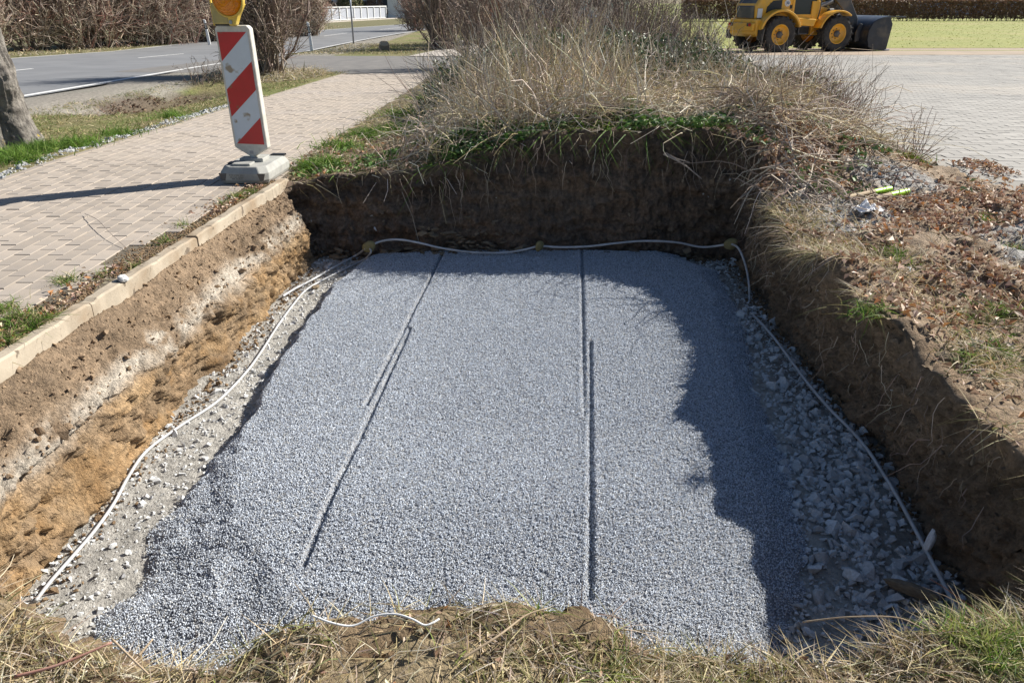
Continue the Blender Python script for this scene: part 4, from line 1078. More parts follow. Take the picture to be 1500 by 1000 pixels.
def stick(name, pts, r, col, label, cat='stick'):
    me = tube_mesh(name, catmull(pts, 6), np.linspace(r, r * .6, len(catmull(pts, 6))), col, 7); return link(name, me, label=label, cat=cat)
m_red = M('red_stem', (.34, .16, .12), (.42, .25, .2), scale=20); m_tan = M('tan_stem', (.46, .36, .25), (.36, .27, .18), scale=20); m_grey = M('grey_stem', (.33, .28, .24), (.24, .2, .17), scale=20)
def zz_(px, py, z, up=.0): p = at_z(px, py, z); return (p[0], p[1], p[2] + up)
stick('dry_stem', [zz_(25, 1000, -.2, .02), zz_(90, 988, -.2, .03), zz_(170, 962, -.2, .045)], .0042, m_red, 'pinkish dry stem lying flat in the bottom left corner', 'stem')
stick('dry_stem', [zz_(168, 950, -.2, .03), zz_(200, 985, -.2, .04), zz_(222, 1004, -.2, .035)], .003, m_tan, 'brown broken stem slanting down beside the pinkish stem', 'stem')
stick('dry_stem', [zz_(205, 970, -.2, .02), zz_(228, 952, -.2, .035)], .0035, m_tan, 'short pale broken stalk near the bottom left grass', 'stem')
stick('dry_stem', [zz_(675, 975, -.19, .02), zz_(730, 950, -.19, .04), zz_(770, 915, -.18, .03), zz_(800, 905, -.18, .03)], .003, m_tan, 'long pale stalk lying across the near edge lump', 'stem')
stick('dry_stem', [zz_(1175, 915, -.25, .01), zz_(1240, 917, -.22, .03), zz_(1310, 918, -.2, .03), zz_(1350, 930, -.2, .02)], .0022, m_tan, 'thin arched straw over the stone chips near the front', 'stem')
stick('stick', [at_y(972, 226, 5.30), at_y(1000, 240, 5.24), at_y(1028, 262, 5.2)], .007, m_grey, 'grey stick poking out of the back wall')
stick('stick', [at_y(975, 224, 5.31), at_y(990, 232, 5.26), at_y(1010, 238, 5.22)], .005, m_grey, 'short twig beside the grey stick in the back wall')
def tt_(px, py, up): p = at_t(px, py); return (p[0], p[1], p[2] + up)
stick('stick', [tt_(1172, 330, .02), tt_(1195, 314, .03), tt_(1207, 295, .03)], .008, m_grey, 'pale stick lying on the rim below the twig heap')
stick('branch', [at_y(1098, 175, 5.7), at_y(1140, 210, 5.4), at_y(1175, 260, 5.0), at_y(1200, 300, 4.8)], .007, m_grey, 'long bare branch slanting across the twig heap', 'branch')
stick('branch', [at_y(1085, 290, 5.0), at_y(1130, 255, 5.1), at_y(1160, 205, 5.35)], .006, m_grey, 'grey branch rising from the pit corner through the twig heap', 'branch')
stick('twig', [zz_(125, 316, 0, .012), zz_(145, 330, 0, .03), zz_(165, 350, 0, .025), zz_(190, 368, 0, .004)], .002, m_grey, 'thin twig lying on the pavers', 'twig')
# ------------------------------------------------------------------ trees, shrubs, hedges, fences, houses
def bush_parts(seed, H, R, nst=30, n2_=220, n3=700, r0=.02, lean=(0, 0)):
    g = np.random.default_rng(seed)
    def grow(P, D, L, k, wig, bend=.12):
        n = len(P); t = np.linspace(0, 1, k); w = np.cumsum(g.normal(0, wig / k, (n, k, 3)), 1); w[:, 0] = 0
        Q = P[:, None] + L[:, None, None] * (D[:, None] * t[None, :, None] + w); Q[..., 2] += (L[:, None] * bend * t[None] ** 2)
        return Q
    a, q = g.uniform(0, 6.28, nst), np.sqrt(g.uniform(0, 1, nst)) * R * .3
    P = np.stack([q * np.cos(a), q * np.sin(a), np.zeros(nst) - .03], 1)
    D = np.stack([np.cos(a) * g.uniform(.05, .55, nst) * R / H * 1.3 + lean[0], np.sin(a) * g.uniform(.05, .55, nst) * R / H * 1.3 + lean[1], np.ones(nst)], 1)
    A = grow(P, unit(D), H * g.uniform(.55, 1.0, nst), 7, .35)
    def sub(A, n, lo, L, spread, k, up):
        i = g.integers(0, len(A), n); f = g.uniform(lo, .98, n) * (A.shape[1] - 1); j = f.astype(int); fr = (f - j)[:, None]; j2 = np.minimum(j + 1, A.shape[1] - 1)
        P = A[i, j] * (1 - fr) + A[i, j2] * fr; T = unit(A[i, j2] - A[i, j] + 1e-6)
        D = unit(T * .8 + spread * g.normal(size=(n, 3)) + np.array([0, 0, up]))
        return grow(P, D, L * g.uniform(.4, 1.2, n), k, .3)
    B = sub(A, n2_, .12, H * .35, .55, 5, .15); Cc = sub(B, n3, .05, H * .16, .6, 4, .1)
    return A, B, Cc
def make_bush(name, loc, seed, H, R, label, group=None, pal=TWIG, cat='shrub', r=(.018, .009, .005), n=(30, 220, 700), lean=(0, 0), leaves=None):
    t = empty(name, loc, label=label, cat=cat, group=group)
    A, B, Cc = bush_parts(seed, H, R, *n, lean=lean)
    s = Stuff()
    V, F = tubes(A, np.linspace(1, .45, A.shape[1])[None] * r[0] * rng.uniform(.6, 1.3, (len(A), 1)), 4); s.add(V, F, np.repeat(pick(pal, len(A)), A.shape[1] * 4, 0)); s.link('stems', 'stalk', parent=t)
    s = Stuff()
    for Q, rad in ((B, r[1]), (Cc, r[2])):
        V, F = tubes(Q, np.linspace(1, .5, Q.shape[1])[None] * rad * rng.uniform(.7, 1.3, (len(Q), 1)), 3); s.add(V, F, np.repeat(pick(pal, len(Q)), Q.shape[1] * 3, 0))
    if leaves:
        m = leaves[0]; i = rng.integers(0, len(Cc), m); P = Cc[i, rng.integers(0, Cc.shape[1], m)]; s.leaves(P, leaves[1], leaves[2], .2, .6)
    s.link('twigs', 'stalk', parent=t)
    return t
def again(t, loc, rz, sc=(1, 1, 1), label=None, group=None):
    c = copy_tree(t); c.location = loc; c.rotation_euler = (0, 0, rz); c.scale = sc
    if label: c['label'] = label
    if group: c['group'] = group
    return c
def gl(x, y): return (x, y, g1(x, y))

# the big leaning trunk at the left edge
p = at_g(12, 208); tx, ty = p[0] - .15, p[1] + .1
TREE = empty('tree', gl(tx, ty), label='thick grey tree trunk with lichen leaning out of the frame beside the footpath', cat='tree')
zs = np.array([-.1, .0, .12, .3, .55, .85, 1.2, 1.7, 2.4, 3.2, 4.2]); rad = np.array([.42, .385, .345, .31, .285, .265, .25, .235, .215, .19, .15])
cxs = -.34 * (zs / 1.6) ** 1.1 * (zs > 0) + 0; cxs = np.where(zs > 0, -.03 * np.maximum(zs, 0), 0)
zz2 = np.linspace(-.1, 4.2, 260); aa = np.linspace(0, 2 * np.pi, 128, endpoint=False)
Z2, A2 = np.meshgrid(zz2, aa, indexing='ij'); R2 = np.interp(Z2, zs, rad)
R2 = R2 * (1 + .10 * np.cos(A2 * 5 + 1) * np.exp(-Z2 * 3)) 
q = xyz(np.cos(A2) * 3.2, np.sin(A2) * 3.2, 0); q[..., 2] = Z2 * 2.2
R2 = R2 + .03 * fbm(q, 4, 201) + .016 * fbm(q * [7, 7, 4], 3, 205) + .022 * np.abs(fbm(q * [2.2, 2.2, 1.1], 4, 202)) - .016 * np.abs(fbm(q * [4.5, 4.5, 1.5], 3, 203))
for ka, kz, kr, kh in ((-.35, .62, .30, .085), (-1.9, 1.1, .3, .05)):
    R2 = R2 + kh * np.exp(-((np.angle(np.exp(1j * (A2 - ka))) / .38) ** 2) - ((Z2 - kz) / .16) ** 2)
V = np.stack([R2 * np.cos(A2) + np.interp(Z2, zs, cxs), R2 * np.sin(A2) * .95, Z2], -1).reshape(-1, 3)
nA, nZ = 128, 260; I, J = np.meshgrid(np.arange(nZ - 1), np.arange(nA), indexing='ij'); J2 = (J + 1) % nA
F = np.stack([I * nA + J, I * nA + J2, (I + 1) * nA + J2, (I + 1) * nA + J], -1).reshape(-1, 4)
link('trunk', np_mesh('trunk', V, F, MAT['bark'], None, True), TREE)
s = Stuff()
top = np.array([-.03 * 4.1, 0, 4.1])
P = np.repeat(top[None], 9, 0); D = rand_dir(9, 1.1) + np.array([-.4, .1, .2]); Qm = s.sticks(P, D, rng.uniform(2, 3.4, 9), .085, [(.24, .22, .19)], .35, 9, -.05, 8)
i = rng.integers(0, 9, 140); j = rng.integers(2, 9, 140); P = Qm[i, j]; Q2 = s.sticks(P, rand_dir(140, .5), rng.uniform(.6, 1.6, 140), .022, [(.24, .22, .19)], .35, 6, 0, 5)
i = rng.integers(0, 140, 700); j = rng.integers(1, 6, 700); s.sticks(Q2[i, j], rand_dir(700, .4), rng.uniform(.2, .6, 700), .008, TWIG, .3, 4, 0, 3)
s.link('crown', 'stalk', parent=TREE)
pb = at_g(12, 215); link('twig', tube_mesh('twig', [(pb[0], pb[1] - .12, .0), (pb[0] - .10, pb[1] - .13, .22), (pb[0] - .08, pb[1] - .1, .42)], [.012, .011, .008], m_red, 7), label='reddish bare shoot leaning against the thick trunk', cat='twig')

# shrub right behind the beacon, at the end of the verge
b1 = make_bush('bare_shrub', gl(-5.05, 16.7), 301, 2.7, .72, 'tall tangled bare shrub behind the red and white beacon', r=(.022, .010, .006), n=(46, 420, 1500))
b2 = again(b1, gl(-5.35, 17.2), 2.1, (.75, .75, .8), 'smaller bare shrub merging with the left of the tall tangled shrub')
s = Stuff(); x, y = uni(5000, -6.3, -3.9, 15.2, 18.2); k = np.hypot((x + 5.1) / 1.2, (y - 16.8) / 1.4) < 1; s.grass(drop(x[k], y[k]), .3, .011, STRAW + OLIVE + DRY, .9, 1.2, 3); s.link('shrub_grass', 'plant', 'tall dry grass round the foot of the tall tangled shrub')
p = at_g(250, 100); b3 = make_bush('bare_twigs', gl(-5.9, 15.2), 302, .5, .7, 'low bare twigs over the leafy ditch left of the beacon', r=(.006, .004, .003), n=(16, 60, 160), lean=(.3, 0))

# shrubs along the far verge and the side road
g_ = 'bare shrubs beyond the side road'
hx = make_bush('bare_shrub', gl(*at_g(650, 72)[:2]), 303, 3.2, 1.7, 'dark twiggy shrub beside the stump beyond the side road', g_, r=(.03, .016, .009), n=(50, 420, 1300))
RB = [(700, 66, 1.15, 'reddish brown shrub right of the dark twiggy shrub'), (745, 62, 1.0, 'brown shrub between the reddish shrub and the evergreen cover'), (610, 45, .85, 'bare shrub behind the dark twiggy shrub at the road edge')]
hb = None
for a, b, sc, lb in RB:
    loc = gl(*at_g(a, b)[:2])
    if hb is None: hb = make_bush('bare_shrub', loc, 304, 3.0, 2.2, lb, g_, pal=REDTWIG + TWIG[:2], r=(.03, .017, .010), n=(46, 420, 1300))
    else: again(hb, loc, random.uniform(0, 6), (sc, sc, sc), lb)
# twiggy thicket behind the ground cover
g_ = 'bare shrubs of the thicket behind the dry stalks'
hc = None
for a, (x, y, sc) in enumerate(((.2, 13.5, .7), (1.6, 14.2, .6), (2.9, 13.6, .55), (3.1, 15.0, .5), (.9, 17.5, 1.0), (2.8, 18.5, .95), (3.4, 19.3, .7), (-.6, 19.5, 1.1), (1.6, 22.0, 1.2), (3.4, 23.5, .9))):
    if hc is None: hc = make_bush('bare_shrub', gl(x, y), 305, 2.0, 1.25, 'thin bare grey brown shrub in the thicket behind the dry stalks', g_, r=(.012, .008, .005), n=(40, 300, 1000)); hc.scale = (sc, sc, sc)
    else: again(hc, gl(x, y), random.uniform(0, 6), (sc, sc, sc))
# hedge of bare shrubs along the far side of the main road
g_ = 'bare shrubs in the row beyond the main road'
hd = None
for a in range(15):
    x, y = -20.4 + a * .66 + random.uniform(-.3, .3), 27.5 + a * 1.35 + random.uniform(-.6, .6)
    if hd is None: hd = make_bush('bare_shrub', gl(x, y), 306, 3.4, 1.8, 'brown bare shrub in the dense row beyond the main road', g_, pal=TWIG + REDTWIG[:1] + DRY[:3], r=(.022, .013, .0085), n=(60, 600, 2600))
    else: again(hd, gl(x, y), random.uniform(0, 6), (1.15, 1.1, random.uniform(.8, 1.05)))
s = Stuff(); x, y = uni(16000, -24, -10.5, 26, 62); cur = np.interp(y, [15, 27, 38.5, 47, 56], [-15.2, -15.6, -15.0, -13.8, -12.2]); k = (x < cur - .25) & (x > cur - 2.6); s.grass(drop(x[k], y[k]), .22, .022, STRAW + OLIVE + DRY[:2], .8, 1.2, 2); s.link('roadside_grass', 'plant', 'dry grass strip along the far edge of the main road')
s = Stuff(); x, y = uni(4500, -8.0, -2.6, 28, 37); k = (x > np.interp(y, [28, 40], [-7.7, -7.1])) & (x < np.interp(y, [28, 37], [-3.6, -2.9])); s.grass(drop(x[k], y[k]), .16, .016, STRAW + OLIVE * 2 + DRY[:1], .8, 1.2, 2); s.link('corner_grass', 'plant', 'short grass round the stump between the side road and the main road')

def far_trunk(px, py, H, r, lean, label):
    p = at_g(px, py); t = empty('tree', gl(p[0], p[1]), label=label, cat='tree')
    z = np.linspace(-.1, H, 24); path = np.stack([lean * z, 0 * z, z], 1); path[:, :2] += .04 * np.stack([np.sin(z * 2), np.cos(z * 1.7)], 1)
    link('trunk', tube_mesh('trunk', path, np.interp(z, [-.1, .3, H], [r * 1.5, r, r * .45]), MAT['farbark'], 12), t)
    s = Stuff(); i = rng.integers(10, 24, 26); Q = s.sticks(path[i], rand_dir(26, .6), rng.uniform(.8, 2, 26), .04, TWIG, .3, 6, 0, 5); i, j = rng.integers(0, 26, 260), rng.integers(1, 6, 260); s.sticks(Q[i, j], rand_dir(260, .4), rng.uniform(.3, .9, 260), .012, TWIG, .3, 4); s.link('crown', 'stalk', parent=t)
far_trunk(112, 70, 6, .22, -.12, 'slender trunk leaning left in front of the row of shrubs')
far_trunk(232, 62, 6, .16, -.10, 'thin dark trunk behind the grey sign pole')

# stump
p = at_g(563, 74); st = empty('tree_stump', gl(p[0], p[1]), label='short sawn tree stump with a pale top beyond the side road', cat='stump')
MB().lathe([(.0, -.05), (.36, -.05), (.30, .06), (.265, .3), (.26, .33)], 20).build('bark', MAT['dirt'], st, smooth=True)
MB().lathe([(0, .345), (.24, .342), (.262, .328)], 20).build('cut_face', MAT['wood'], st)
st.rotation_euler = (.5, .1, 0); st.scale = (.72, .72, .9)

# posts
def pole(name, px, py, H, r, mat, label, cat, lean=0.0):
    p = at_g(px, py); o = link(name, tube_mesh(name, [(0, 0, -.1), (lean * H / 2, 0, H / 2), (lean * H, 0, H)], r, mat, 12), label=label, cat=cat); o.location = gl(p[0], p[1]); return o
def sign_pole(px, py, label, w, h):
    p = at_g(px, py); t = empty('road_sign', gl(p[0], p[1]), label=label, cat='road sign')
    link('pole', tube_mesh('pole', [(0, 0, -.1), (0, 0, 2.6)], .038, MAT['steel'], 12), t)
    MB().prism([(-w / 2, 1.95), (w / 2, 1.95), (w / 2, 1.95 + h), (-w / 2, 1.95 + h)], .045, .055).build('sign_back', MAT['steel'], t)
sign_pole(226, 60, 'grey steel sign pole standing before the row of shrubs', .4, .4)
sign_pole(518, 64, 'thin steel sign pole on the grass near the stump', .42, .42)
pole('pole', 459, 36, 3.0, .05, MAT['charcoal'], 'dark pole standing in front of the white railing', 'pole')
pole('post', 431, 37, 2.6, .07, MAT['yellowpost'], 'yellow post at the left end of the white railing', 'post')
def delineator(px, py, label, tilt=0):
    p = at_g(px, py); t = empty('delineator', gl(p[0], p[1]), .15, label=label, cat='delineator', group='white delineator posts beside the main road'); t.rotation_euler = (0, tilt, .2)
    pr = [(-.06, 0), (.06, 0), (.05, .64), (-.05, .64)]
    MB().prism(pr, -.045, .045).prism([(-.047, .88), (.047, .88), (.044, 1.0), (-.044, 1.05)], -.045, .045).build('body', MAT['white'], t, .012)
    MB().prism([(-.05, .642), (.05, .642), (.047, .878), (-.047, .878)], -.046, .046).build('black_band', MAT['black'], t, .01)
    MB().prism([(-.022, .68), (.022, .68), (.022, .84), (-.022, .84)], -.052, -.047).build('reflector', MAT['frame'], t)
delineator(457, 75, 'white delineator post with a black band left of the steel sign pole', -.05)
delineator(307, 66, 'white delineator post half hidden behind the left edge of the beacon', -.06)

# white railing along the far side of the road
A, B = at_g(424, 36), at_g(566, 28)
A, B = np.array([A[0], A[1], g1(A[0], A[1])]), np.array([B[0], B[1], g1(B[0], B[1])])
d = B - A; Ln = float(np.hypot(d[0], d[1])); ang = math.atan2(d[1], d[0])
RL = empty('railing', tuple(A), ang, label='white metal railing with grey infill panels along the far side of the road', cat='railing')
nb = 13; stp = Ln / nb; HH = 1.15
for q in range(nb + 1): MB().box((q * stp, 0, HH / 2), (.11, .09, HH)).build('post', MAT['white'], RL, .01)
MB().box((Ln / 2, 0, HH + .05), (Ln + .2, .11, .09)).build('rail', MAT['white'], RL, .01)
MB().box((Ln / 2, .0, .14), (Ln - .1, .05, .08)).build('rail', MAT['white'], RL, .01)
me = MB().box((0, 0, 0), (stp - .13, .02, HH - .26)).build('infill_panel', MAT['panel'], RL)
for q in range(nb):
    o = me if q == 0 else link('infill_panel', me.data, RL)
    o.location = ((q + .5) * stp, .05, HH / 2 + .06)
kb = MB().box((Ln / 2 + 1, -.6, -.02), (Ln + 6, .5, .2)).build('low_kerb', MAT['concrete'], None, .02); kb.location = tuple(A); kb.rotation_euler = (0, 0, ang); tag(kb, kind='structure')

# clipped shrubs and bales behind the railing
def clipped(px, Y, r, h, pal, label, nm='clipped_shrub'):
    d = ray(px, 30); x = d[0] / d[1] * Y; t = empty(nm, gl(x, Y), label=label, cat='shrub')
    s = Stuff(); n = int(2600 * r * r); D = rand_dir(n, .2); D[:, 2] = np.abs(D[:, 2]); P = D * np.array([r, r, h]) * rng.uniform(.86, 1.0, (n, 1)) * (1 + .08 * fbm(D * 3, 2, int(px)))[:, None]
    s.leaves(P, .16, pal, .0, .7, .3, nrm=D + .5 * rand_dir(n)); s.link('foliage', 'leaf', parent=t)
    s = Stuff(); m = 90; s.sticks(np.zeros((m, 3)) + rng.normal(0, .15, (m, 3)) * [1, 1, 0], rand_dir(m, 1), h * rng.uniform(.5, .95, m), .02, TWIG, .3, 5); s.link('stems', 'stalk', parent=t)
BEECH = [(.22, .12, .075), (.27, .16, .10), (.17, .095, .06), (.31, .20, .13)]
clipped(445, 93, 2.2, 4.1, [(.34, .26, .16), (.28, .2, .12)], 'tan rounded shrub behind the left of the railing')
clipped(476, 91, 2.1, 4.2, [(.36, .27, .16), (.29, .21, .12)], 'second tan rounded shrub next to the left one')
clipped(462, 87, 3.6, 2.1, BEECH, 'low wide brown shrub mound behind the railing')
clipped(516, 87, 1.7, 2.7, OLIVE, 'olive green rounded shrub behind the middle of the railing')
clipped(548, 89, 2.0, 3.1, BEECH + TWIG, 'brown rounded shrub behind the right end of the railing')

# beech hedge beyond the lawn
def hedge(x0, x1, Y, h, w, label, n):
    t = empty('beech_hedge', (0, 0, 0), label=label, cat='hedge'); zb = float(base(Y))
    s = Stuff(); x = rng.uniform(x0, x1, n); f = rng.uniform(size=n); top = f < .25; z = np.where(top, h, rng.uniform(.22, h, n)); y = np.where(top, rng.uniform(-w / 2, w / 2, n), np.where(f < .75, -w / 2, w / 2)) + rng.normal(0, .07, n)
    z = z + .07 * n2(x, y, .8, 3, 401) * (z > h * .8) + rng.normal(0, .03, n)
    s.leaves(np.stack([x, Y + y, zb + z], 1), .17, BEECH, 0, .7, .4); s.link('leaves', 'leaf', parent=t)
    s = Stuff(); m = int((x1 - x0) * 9); P = np.stack([rng.uniform(x0, x1, m), Y + rng.uniform(-w / 3, w / 3, m), np.full(m, zb - .05)], 1); s.sticks(P, rand_dir(m, 4), h * rng.uniform(.7, .95, m), .028, TWIG, .15, 5, 0, 4); s.link('stems', 'stalk', parent=t)
hedge(26, 74, 78, 1.75, .9, 'long clipped brown beech hedge beyond the green lawn', 42000)
hedge(15.5, 21.5, 76, 1.75, .9, 'short clipped brown hedge behind the yellow loader', 7000)
s = Stuff(); x, y = uni(22000, 8, 70, 33.5, 76); s.grass(xyz(x, y, float(base(40)) + .01), .10, .035, [(.24, .27, .05), (.20, .25, .045), (.28, .28, .09)], .9, 1.0, 1); s.link('lawn_grass', 'plant', 'short bright grass of the lawn before the hedge')

# houses behind the hedge
def house(x, y, w, dp, eave, ridge, rz, wall, label, nwin=4):
    zb = float(base(y)); t = empty('house', (x, y, zb), rz, label=label, cat='house')
    MB().prism([(-dp / 2, -.2), (dp / 2, -.2), (dp / 2, eave), (0, ridge - .25), (-dp / 2, eave)], -w / 2, w / 2, axes='yz').build('wall', wall, t)
    rf = MB()
    for s_ in (-1, 1):
        th = .22; e = dp / 2 + .5; sl = (ridge - eave) / (dp / 2)
        rf.prism([(0, ridge), (s_ * e, eave - .5 * sl), (s_ * e, eave - .5 * sl + th), (0, ridge + th)], -w / 2 - .5, w / 2 + .5, axes='yz')
    ro = rf.build('roof', MAT['tile'], t); MB().box((w * .2, dp * .12, ridge + .3), (.6, .6, 1.4)).build('chimney', MAT['farbark'], ro)
    for fl in range(2 if eave > 4 else 1):
        for q in range(nwin):
            cx = -w / 2 + (q + .5) * w / nwin; cz = 1.0 + fl * 2.7 + .65
            f = MB()
            for a in (-.58, .58): f.box((cx + a, -dp / 2 - .02, cz), (.1, .12, 1.4))
            for a in (-.65, .65): f.box((cx, -dp / 2 - .02, cz + a), (1.06, .12, .1))
            fo = f.build('window', MAT['white'], t); MB().box((cx, -dp / 2 + .0, cz), (1.06, .05, 1.2)).build('pane', MAT['glass'], fo)
    MB().box((w / 2 - 1.2, -dp / 2 - .03, 1.0), (.95, .08, 2.0)).build('door', MAT['charcoal'], t)
house(37, 112, 8, 9, 5.2, 8.5, .05, MAT['render_white'], 'white rendered house behind the hedge just right of the loader')
house(48.5, 116, 9, 9, 5.2, 8.2, -.03, MAT['render_grey'], 'grey rendered house second from the loader behind the hedge')
house(60.5, 113, 9, 9, 3.0, 6.5, .0, MAT['render_blue'], 'pale blue house behind the hedge near the right frame edge')
house(70.5, 110, 7, 9, 3.0, 6.2, .0, MAT['render_white'], 'low white house at the far right behind the hedge')
house(-42, 74, 22, 9, 3.2, 6.5, .35, MAT['render_grey'], 'long dark grey house behind the roadside shrubs', 6)
house(-16, 92, 12, 9, 3.2, 6.8, .2, MAT['render_white'], 'white house beyond the railing and the clipped shrubs')
house(8, 100, 10, 9, 5.2, 8.5, .1, MAT['render_white'], 'white two storey house behind the thicket', 4)
# blue tarpaulin covered stack behind the thicket
d = ray(880, 26); x = d[0] / d[1] * 46
tp = empty('covered_stack', gl(x, 46), label='stack under a pale blue tarpaulin glimpsed behind the thicket', cat='tarpaulin')
u_ = np.linspace(-.75, .75, 24); v_ = np.linspace(-1, 1, 24); U, Vv = np.meshgrid(u_, v_, indexing='ij')
Zt = 1.05 * (1 - np.clip(np.abs(U) / .75, 0, 1) ** 6 * .92) * (1 - np.clip(np.abs(Vv), 0, 1) ** 8 * .92) + .05 * n2(U, Vv, 3, 3, 411)
link('tarpaulin', np_mesh('tarpaulin', np.stack([U, Vv, Zt], -1).reshape(-1, 3), grid_faces(24, 24), MAT['render_blue'], None, True), tp)
MB().box((0, 0, .45), (1.2, 1.6, .9)).build('stack', MAT['wood'], tp)
# ------------------------------------------------------------------ cable round the pit
def cable(pts, r, label):
    q = catmull(pts, 8); return link('cable', tube_mesh('cable', q, r, MAT['cable'], 10), label=label, cat='cable')
def fl(px, py, up=.012):
    z = -.56
    for k in range(12):
        p = at_z(px, py, z); gk = grit(p[:1], p[1:2]); z = max(float(floor_z(p[:1], p[1:2])[0]), float(grit_z(p[:1], p[1:2])[0][0]) if gk[1][0] > .05 else -9) + up
    return tuple(p)
RC = .0075
J1, J2, J3 = at_y(540, 361, 5.16), at_y(790, 360, 5.20), at_y(1070, 357, 5.08)
back1 = [tuple(J1)] + [tuple(at_y(a, b, 5.2)) for a, b in ((560, 353), (585, 351), (615, 356), (650, 364), (700, 370), (750, 369))] + [tuple(J2)]
back2 = [tuple(J2)] + [tuple(at_y(a, b, 5.2)) for a, b in ((820, 362), (860, 361), (905, 356), (945, 353), (990, 355), (1030, 362))] + [tuple(J3)]
cable(back1, RC, 'grey cable sagging along the back wall between the left and the middle joint')
cable(back2, RC, 'grey cable along the back wall between the middle and the right joint')
cable([tuple(J3), tuple(at_y(1082, 364, 4.95)), tuple(at_y(1092, 388, 4.78)), tuple(at_y(1097, 415, 4.6)), fl(1098, 440, .0)], RC, 'cable end bending down from the right joint into the stones')
cable([fl(1099, 458, .0)] + [fl(a, b, .034) for a, b in ((1112, 470), (1135, 496), (1158, 527), (1185, 563), (1215, 598), (1245, 628), (1270, 657), (1295, 695), (1315, 728), (1338, 770), (1360, 812), (1385, 860), (1408, 905))], RC, 'long pale blue cable curving along the foot of the right wall in the shade')
cable([tuple(J1 + np.array([-.02, -.02, -.01]))] + [fl(a, b, .02) for a, b in ((520, 375), (490, 391), (455, 411), (430, 424), (414, 434))], RC, 'short cable running from the left joint to the left bank')
cable([tuple(J1 + np.array([.01, -.02, -.01])), tuple(at_y(543, 370, 5.08)), fl(532, 381, .02)] + [fl(a, b) for a, b in ((505, 394), (475, 409), (448, 425), (428, 448), (405, 480), (382, 516), (358, 548), (318, 588), (262, 625), (215, 660), (188, 698), (168, 735), (140, 775), (105, 816), (75, 850), (52, 880))], RC * .85, 'long white cable snaking along the left side of the grit')
for p, lb in ((J1, 'olive taped cable joint in the back left corner'), (J2, 'olive taped cable joint in the middle of the back wall'), (J3, 'olive taped cable joint in the back right corner')):
    V, F = rock(41, .8, 40); me = np_mesh('cable_joint', V, F, MAT['joint_tape']); o = link('cable_joint', me, label=lb, cat='cable joint', group='taped cable joints along the back wall')
    o.location = tuple(p); o.scale = (.10, .075, .105); o.rotation_euler = (.2, .3, random.uniform(0, 3))
    bm = bmesh.new(); bm.from_mesh(me); bmesh.ops.subdivide_edges(bm, edges=bm.edges, cuts=2, use_grid_fill=True, smooth=.6); bm.to_mesh(me); bm.free()
st_ = [tt_(a, b, u) for a, b, u in ((460, 922, .045), (490, 931, .04), (520, 932, .035), (550, 923, .045), (580, 920, .045), (605, 925, .04), (622, 929, .03), (634, 926, .03), (644, 920, .03))]
link('string', tube_mesh('string', catmull(st_, 8), .0026, MAT['white'], 8), label='short white string lying on the near edge of the pit', cat='string')

# neon tipped stakes and a scrap of plastic
def stake(a, b, r, label):
    p, q = Vector(tt_(*a, .03)), Vector(tt_(*b, .035)); t = empty('stake', tuple(p), label=label, cat='stake', group='wooden stakes with neon tips'); d = q - p; f = p * 0 + d * .62
    MB().cyl((0, 0, 0), tuple(d * .62), r * .9, r, 12).build('shaft', MAT['wood'], t, smooth=False)
    MB().cyl(tuple(d * .6), tuple(d), r * 1.08, r * 1.12, 12).build('neon_tip', MAT['neon'], t, .003)
stake((1240, 296), (1303, 284), .016, 'wooden stake with a yellow green tip, the farther of two on the leaves')
stake((1262, 302), (1328, 288), .018, 'wooden stake with a bright lime tip, the nearer of two on the leaves')
u_ = np.linspace(-.5, .5, 26); U, Vv = np.meshgrid(u_, u_, indexing='ij')
Zp = .16 * np.clip(1 - (U ** 2 + Vv ** 2) * 3.4, 0, 1) + .15 * n2(U, Vv, 4, 3, 501) * np.clip(1 - (U ** 2 + Vv ** 2) * 2.5, 0, 1) + .06 * np.abs(n2(U, Vv, 9, 2, 502))
p = at_t(1270, 309); o = link('plastic_scrap', np_mesh('plastic_scrap', np.stack([U * (1 + .3 * n2(Vv, U * 0, 3, 2, 503)), Vv * .7, Zp], -1).reshape(-1, 3), grid_faces(26, 26), MAT['plastic']), label='crumpled white plastic scrap on the fallen leaves', cat='plastic')
o.location = (p[0], p[1], p[2] + .008); o.scale = (.17, .17, .22); o.rotation_euler = (0, 0, .3)

# ------------------------------------------------------------------ warning beacon on its foot
pb = at_z(377, 258, 0)
BX0, BY0 = pb[0] + .005, pb[1] - .02
BE = empty('warning_beacon', (BX0, BY0, 0), math.radians(-3), label='leaning red and white striped warning beacon with an amber lamp at the pit corner', cat='warning beacon')
ft = MB()
def foot_ring(hx, hy, c, z): return [(-hx + c, -hy, z), (hx - c, -hy, z), (hx, -hy + c, z), (hx, hy - c, z), (hx - c, hy, z), (-hx + c, hy, z), (-hx, hy - c, z), (-hx, -hy + c, z)]
rings = [foot_ring(.16, .255, .04, .004), foot_ring(.172, .27, .05, .03), foot_ring(.172, .27, .05, .075), foot_ring(.148, .24, .05, .118), ]
V = [p for r_ in rings for p in r_]; F = [list(range(7, -1, -1)), list(range(24, 32))]
for a in range(3):
    for i in range(8): F.append((a * 8 + i, a * 8 + (i + 1) % 8, (a + 1) * 8 + (i + 1) % 8, (a + 1) * 8 + i))
ft.add(V, F); foot = ft.build('foot', MAT['recycled'], BE, .006)
MB().box((.10, .20, .121), (.10, .035, .012)).box((-.09, -.12, .121), (.10, .06, .012)).box((.10, .235, .121), (.10, .012, .012)).build('slot_shade', MAT['dark'], foot)  # solid dark blocks, colour stands in for the shade inside the handle openings
MB().box((0, .0, .13), (.17, .14, .03)).box((-.02, -.17, .125), (.13, .10, .02)).build('socket', MAT['recycled'], foot, .006)
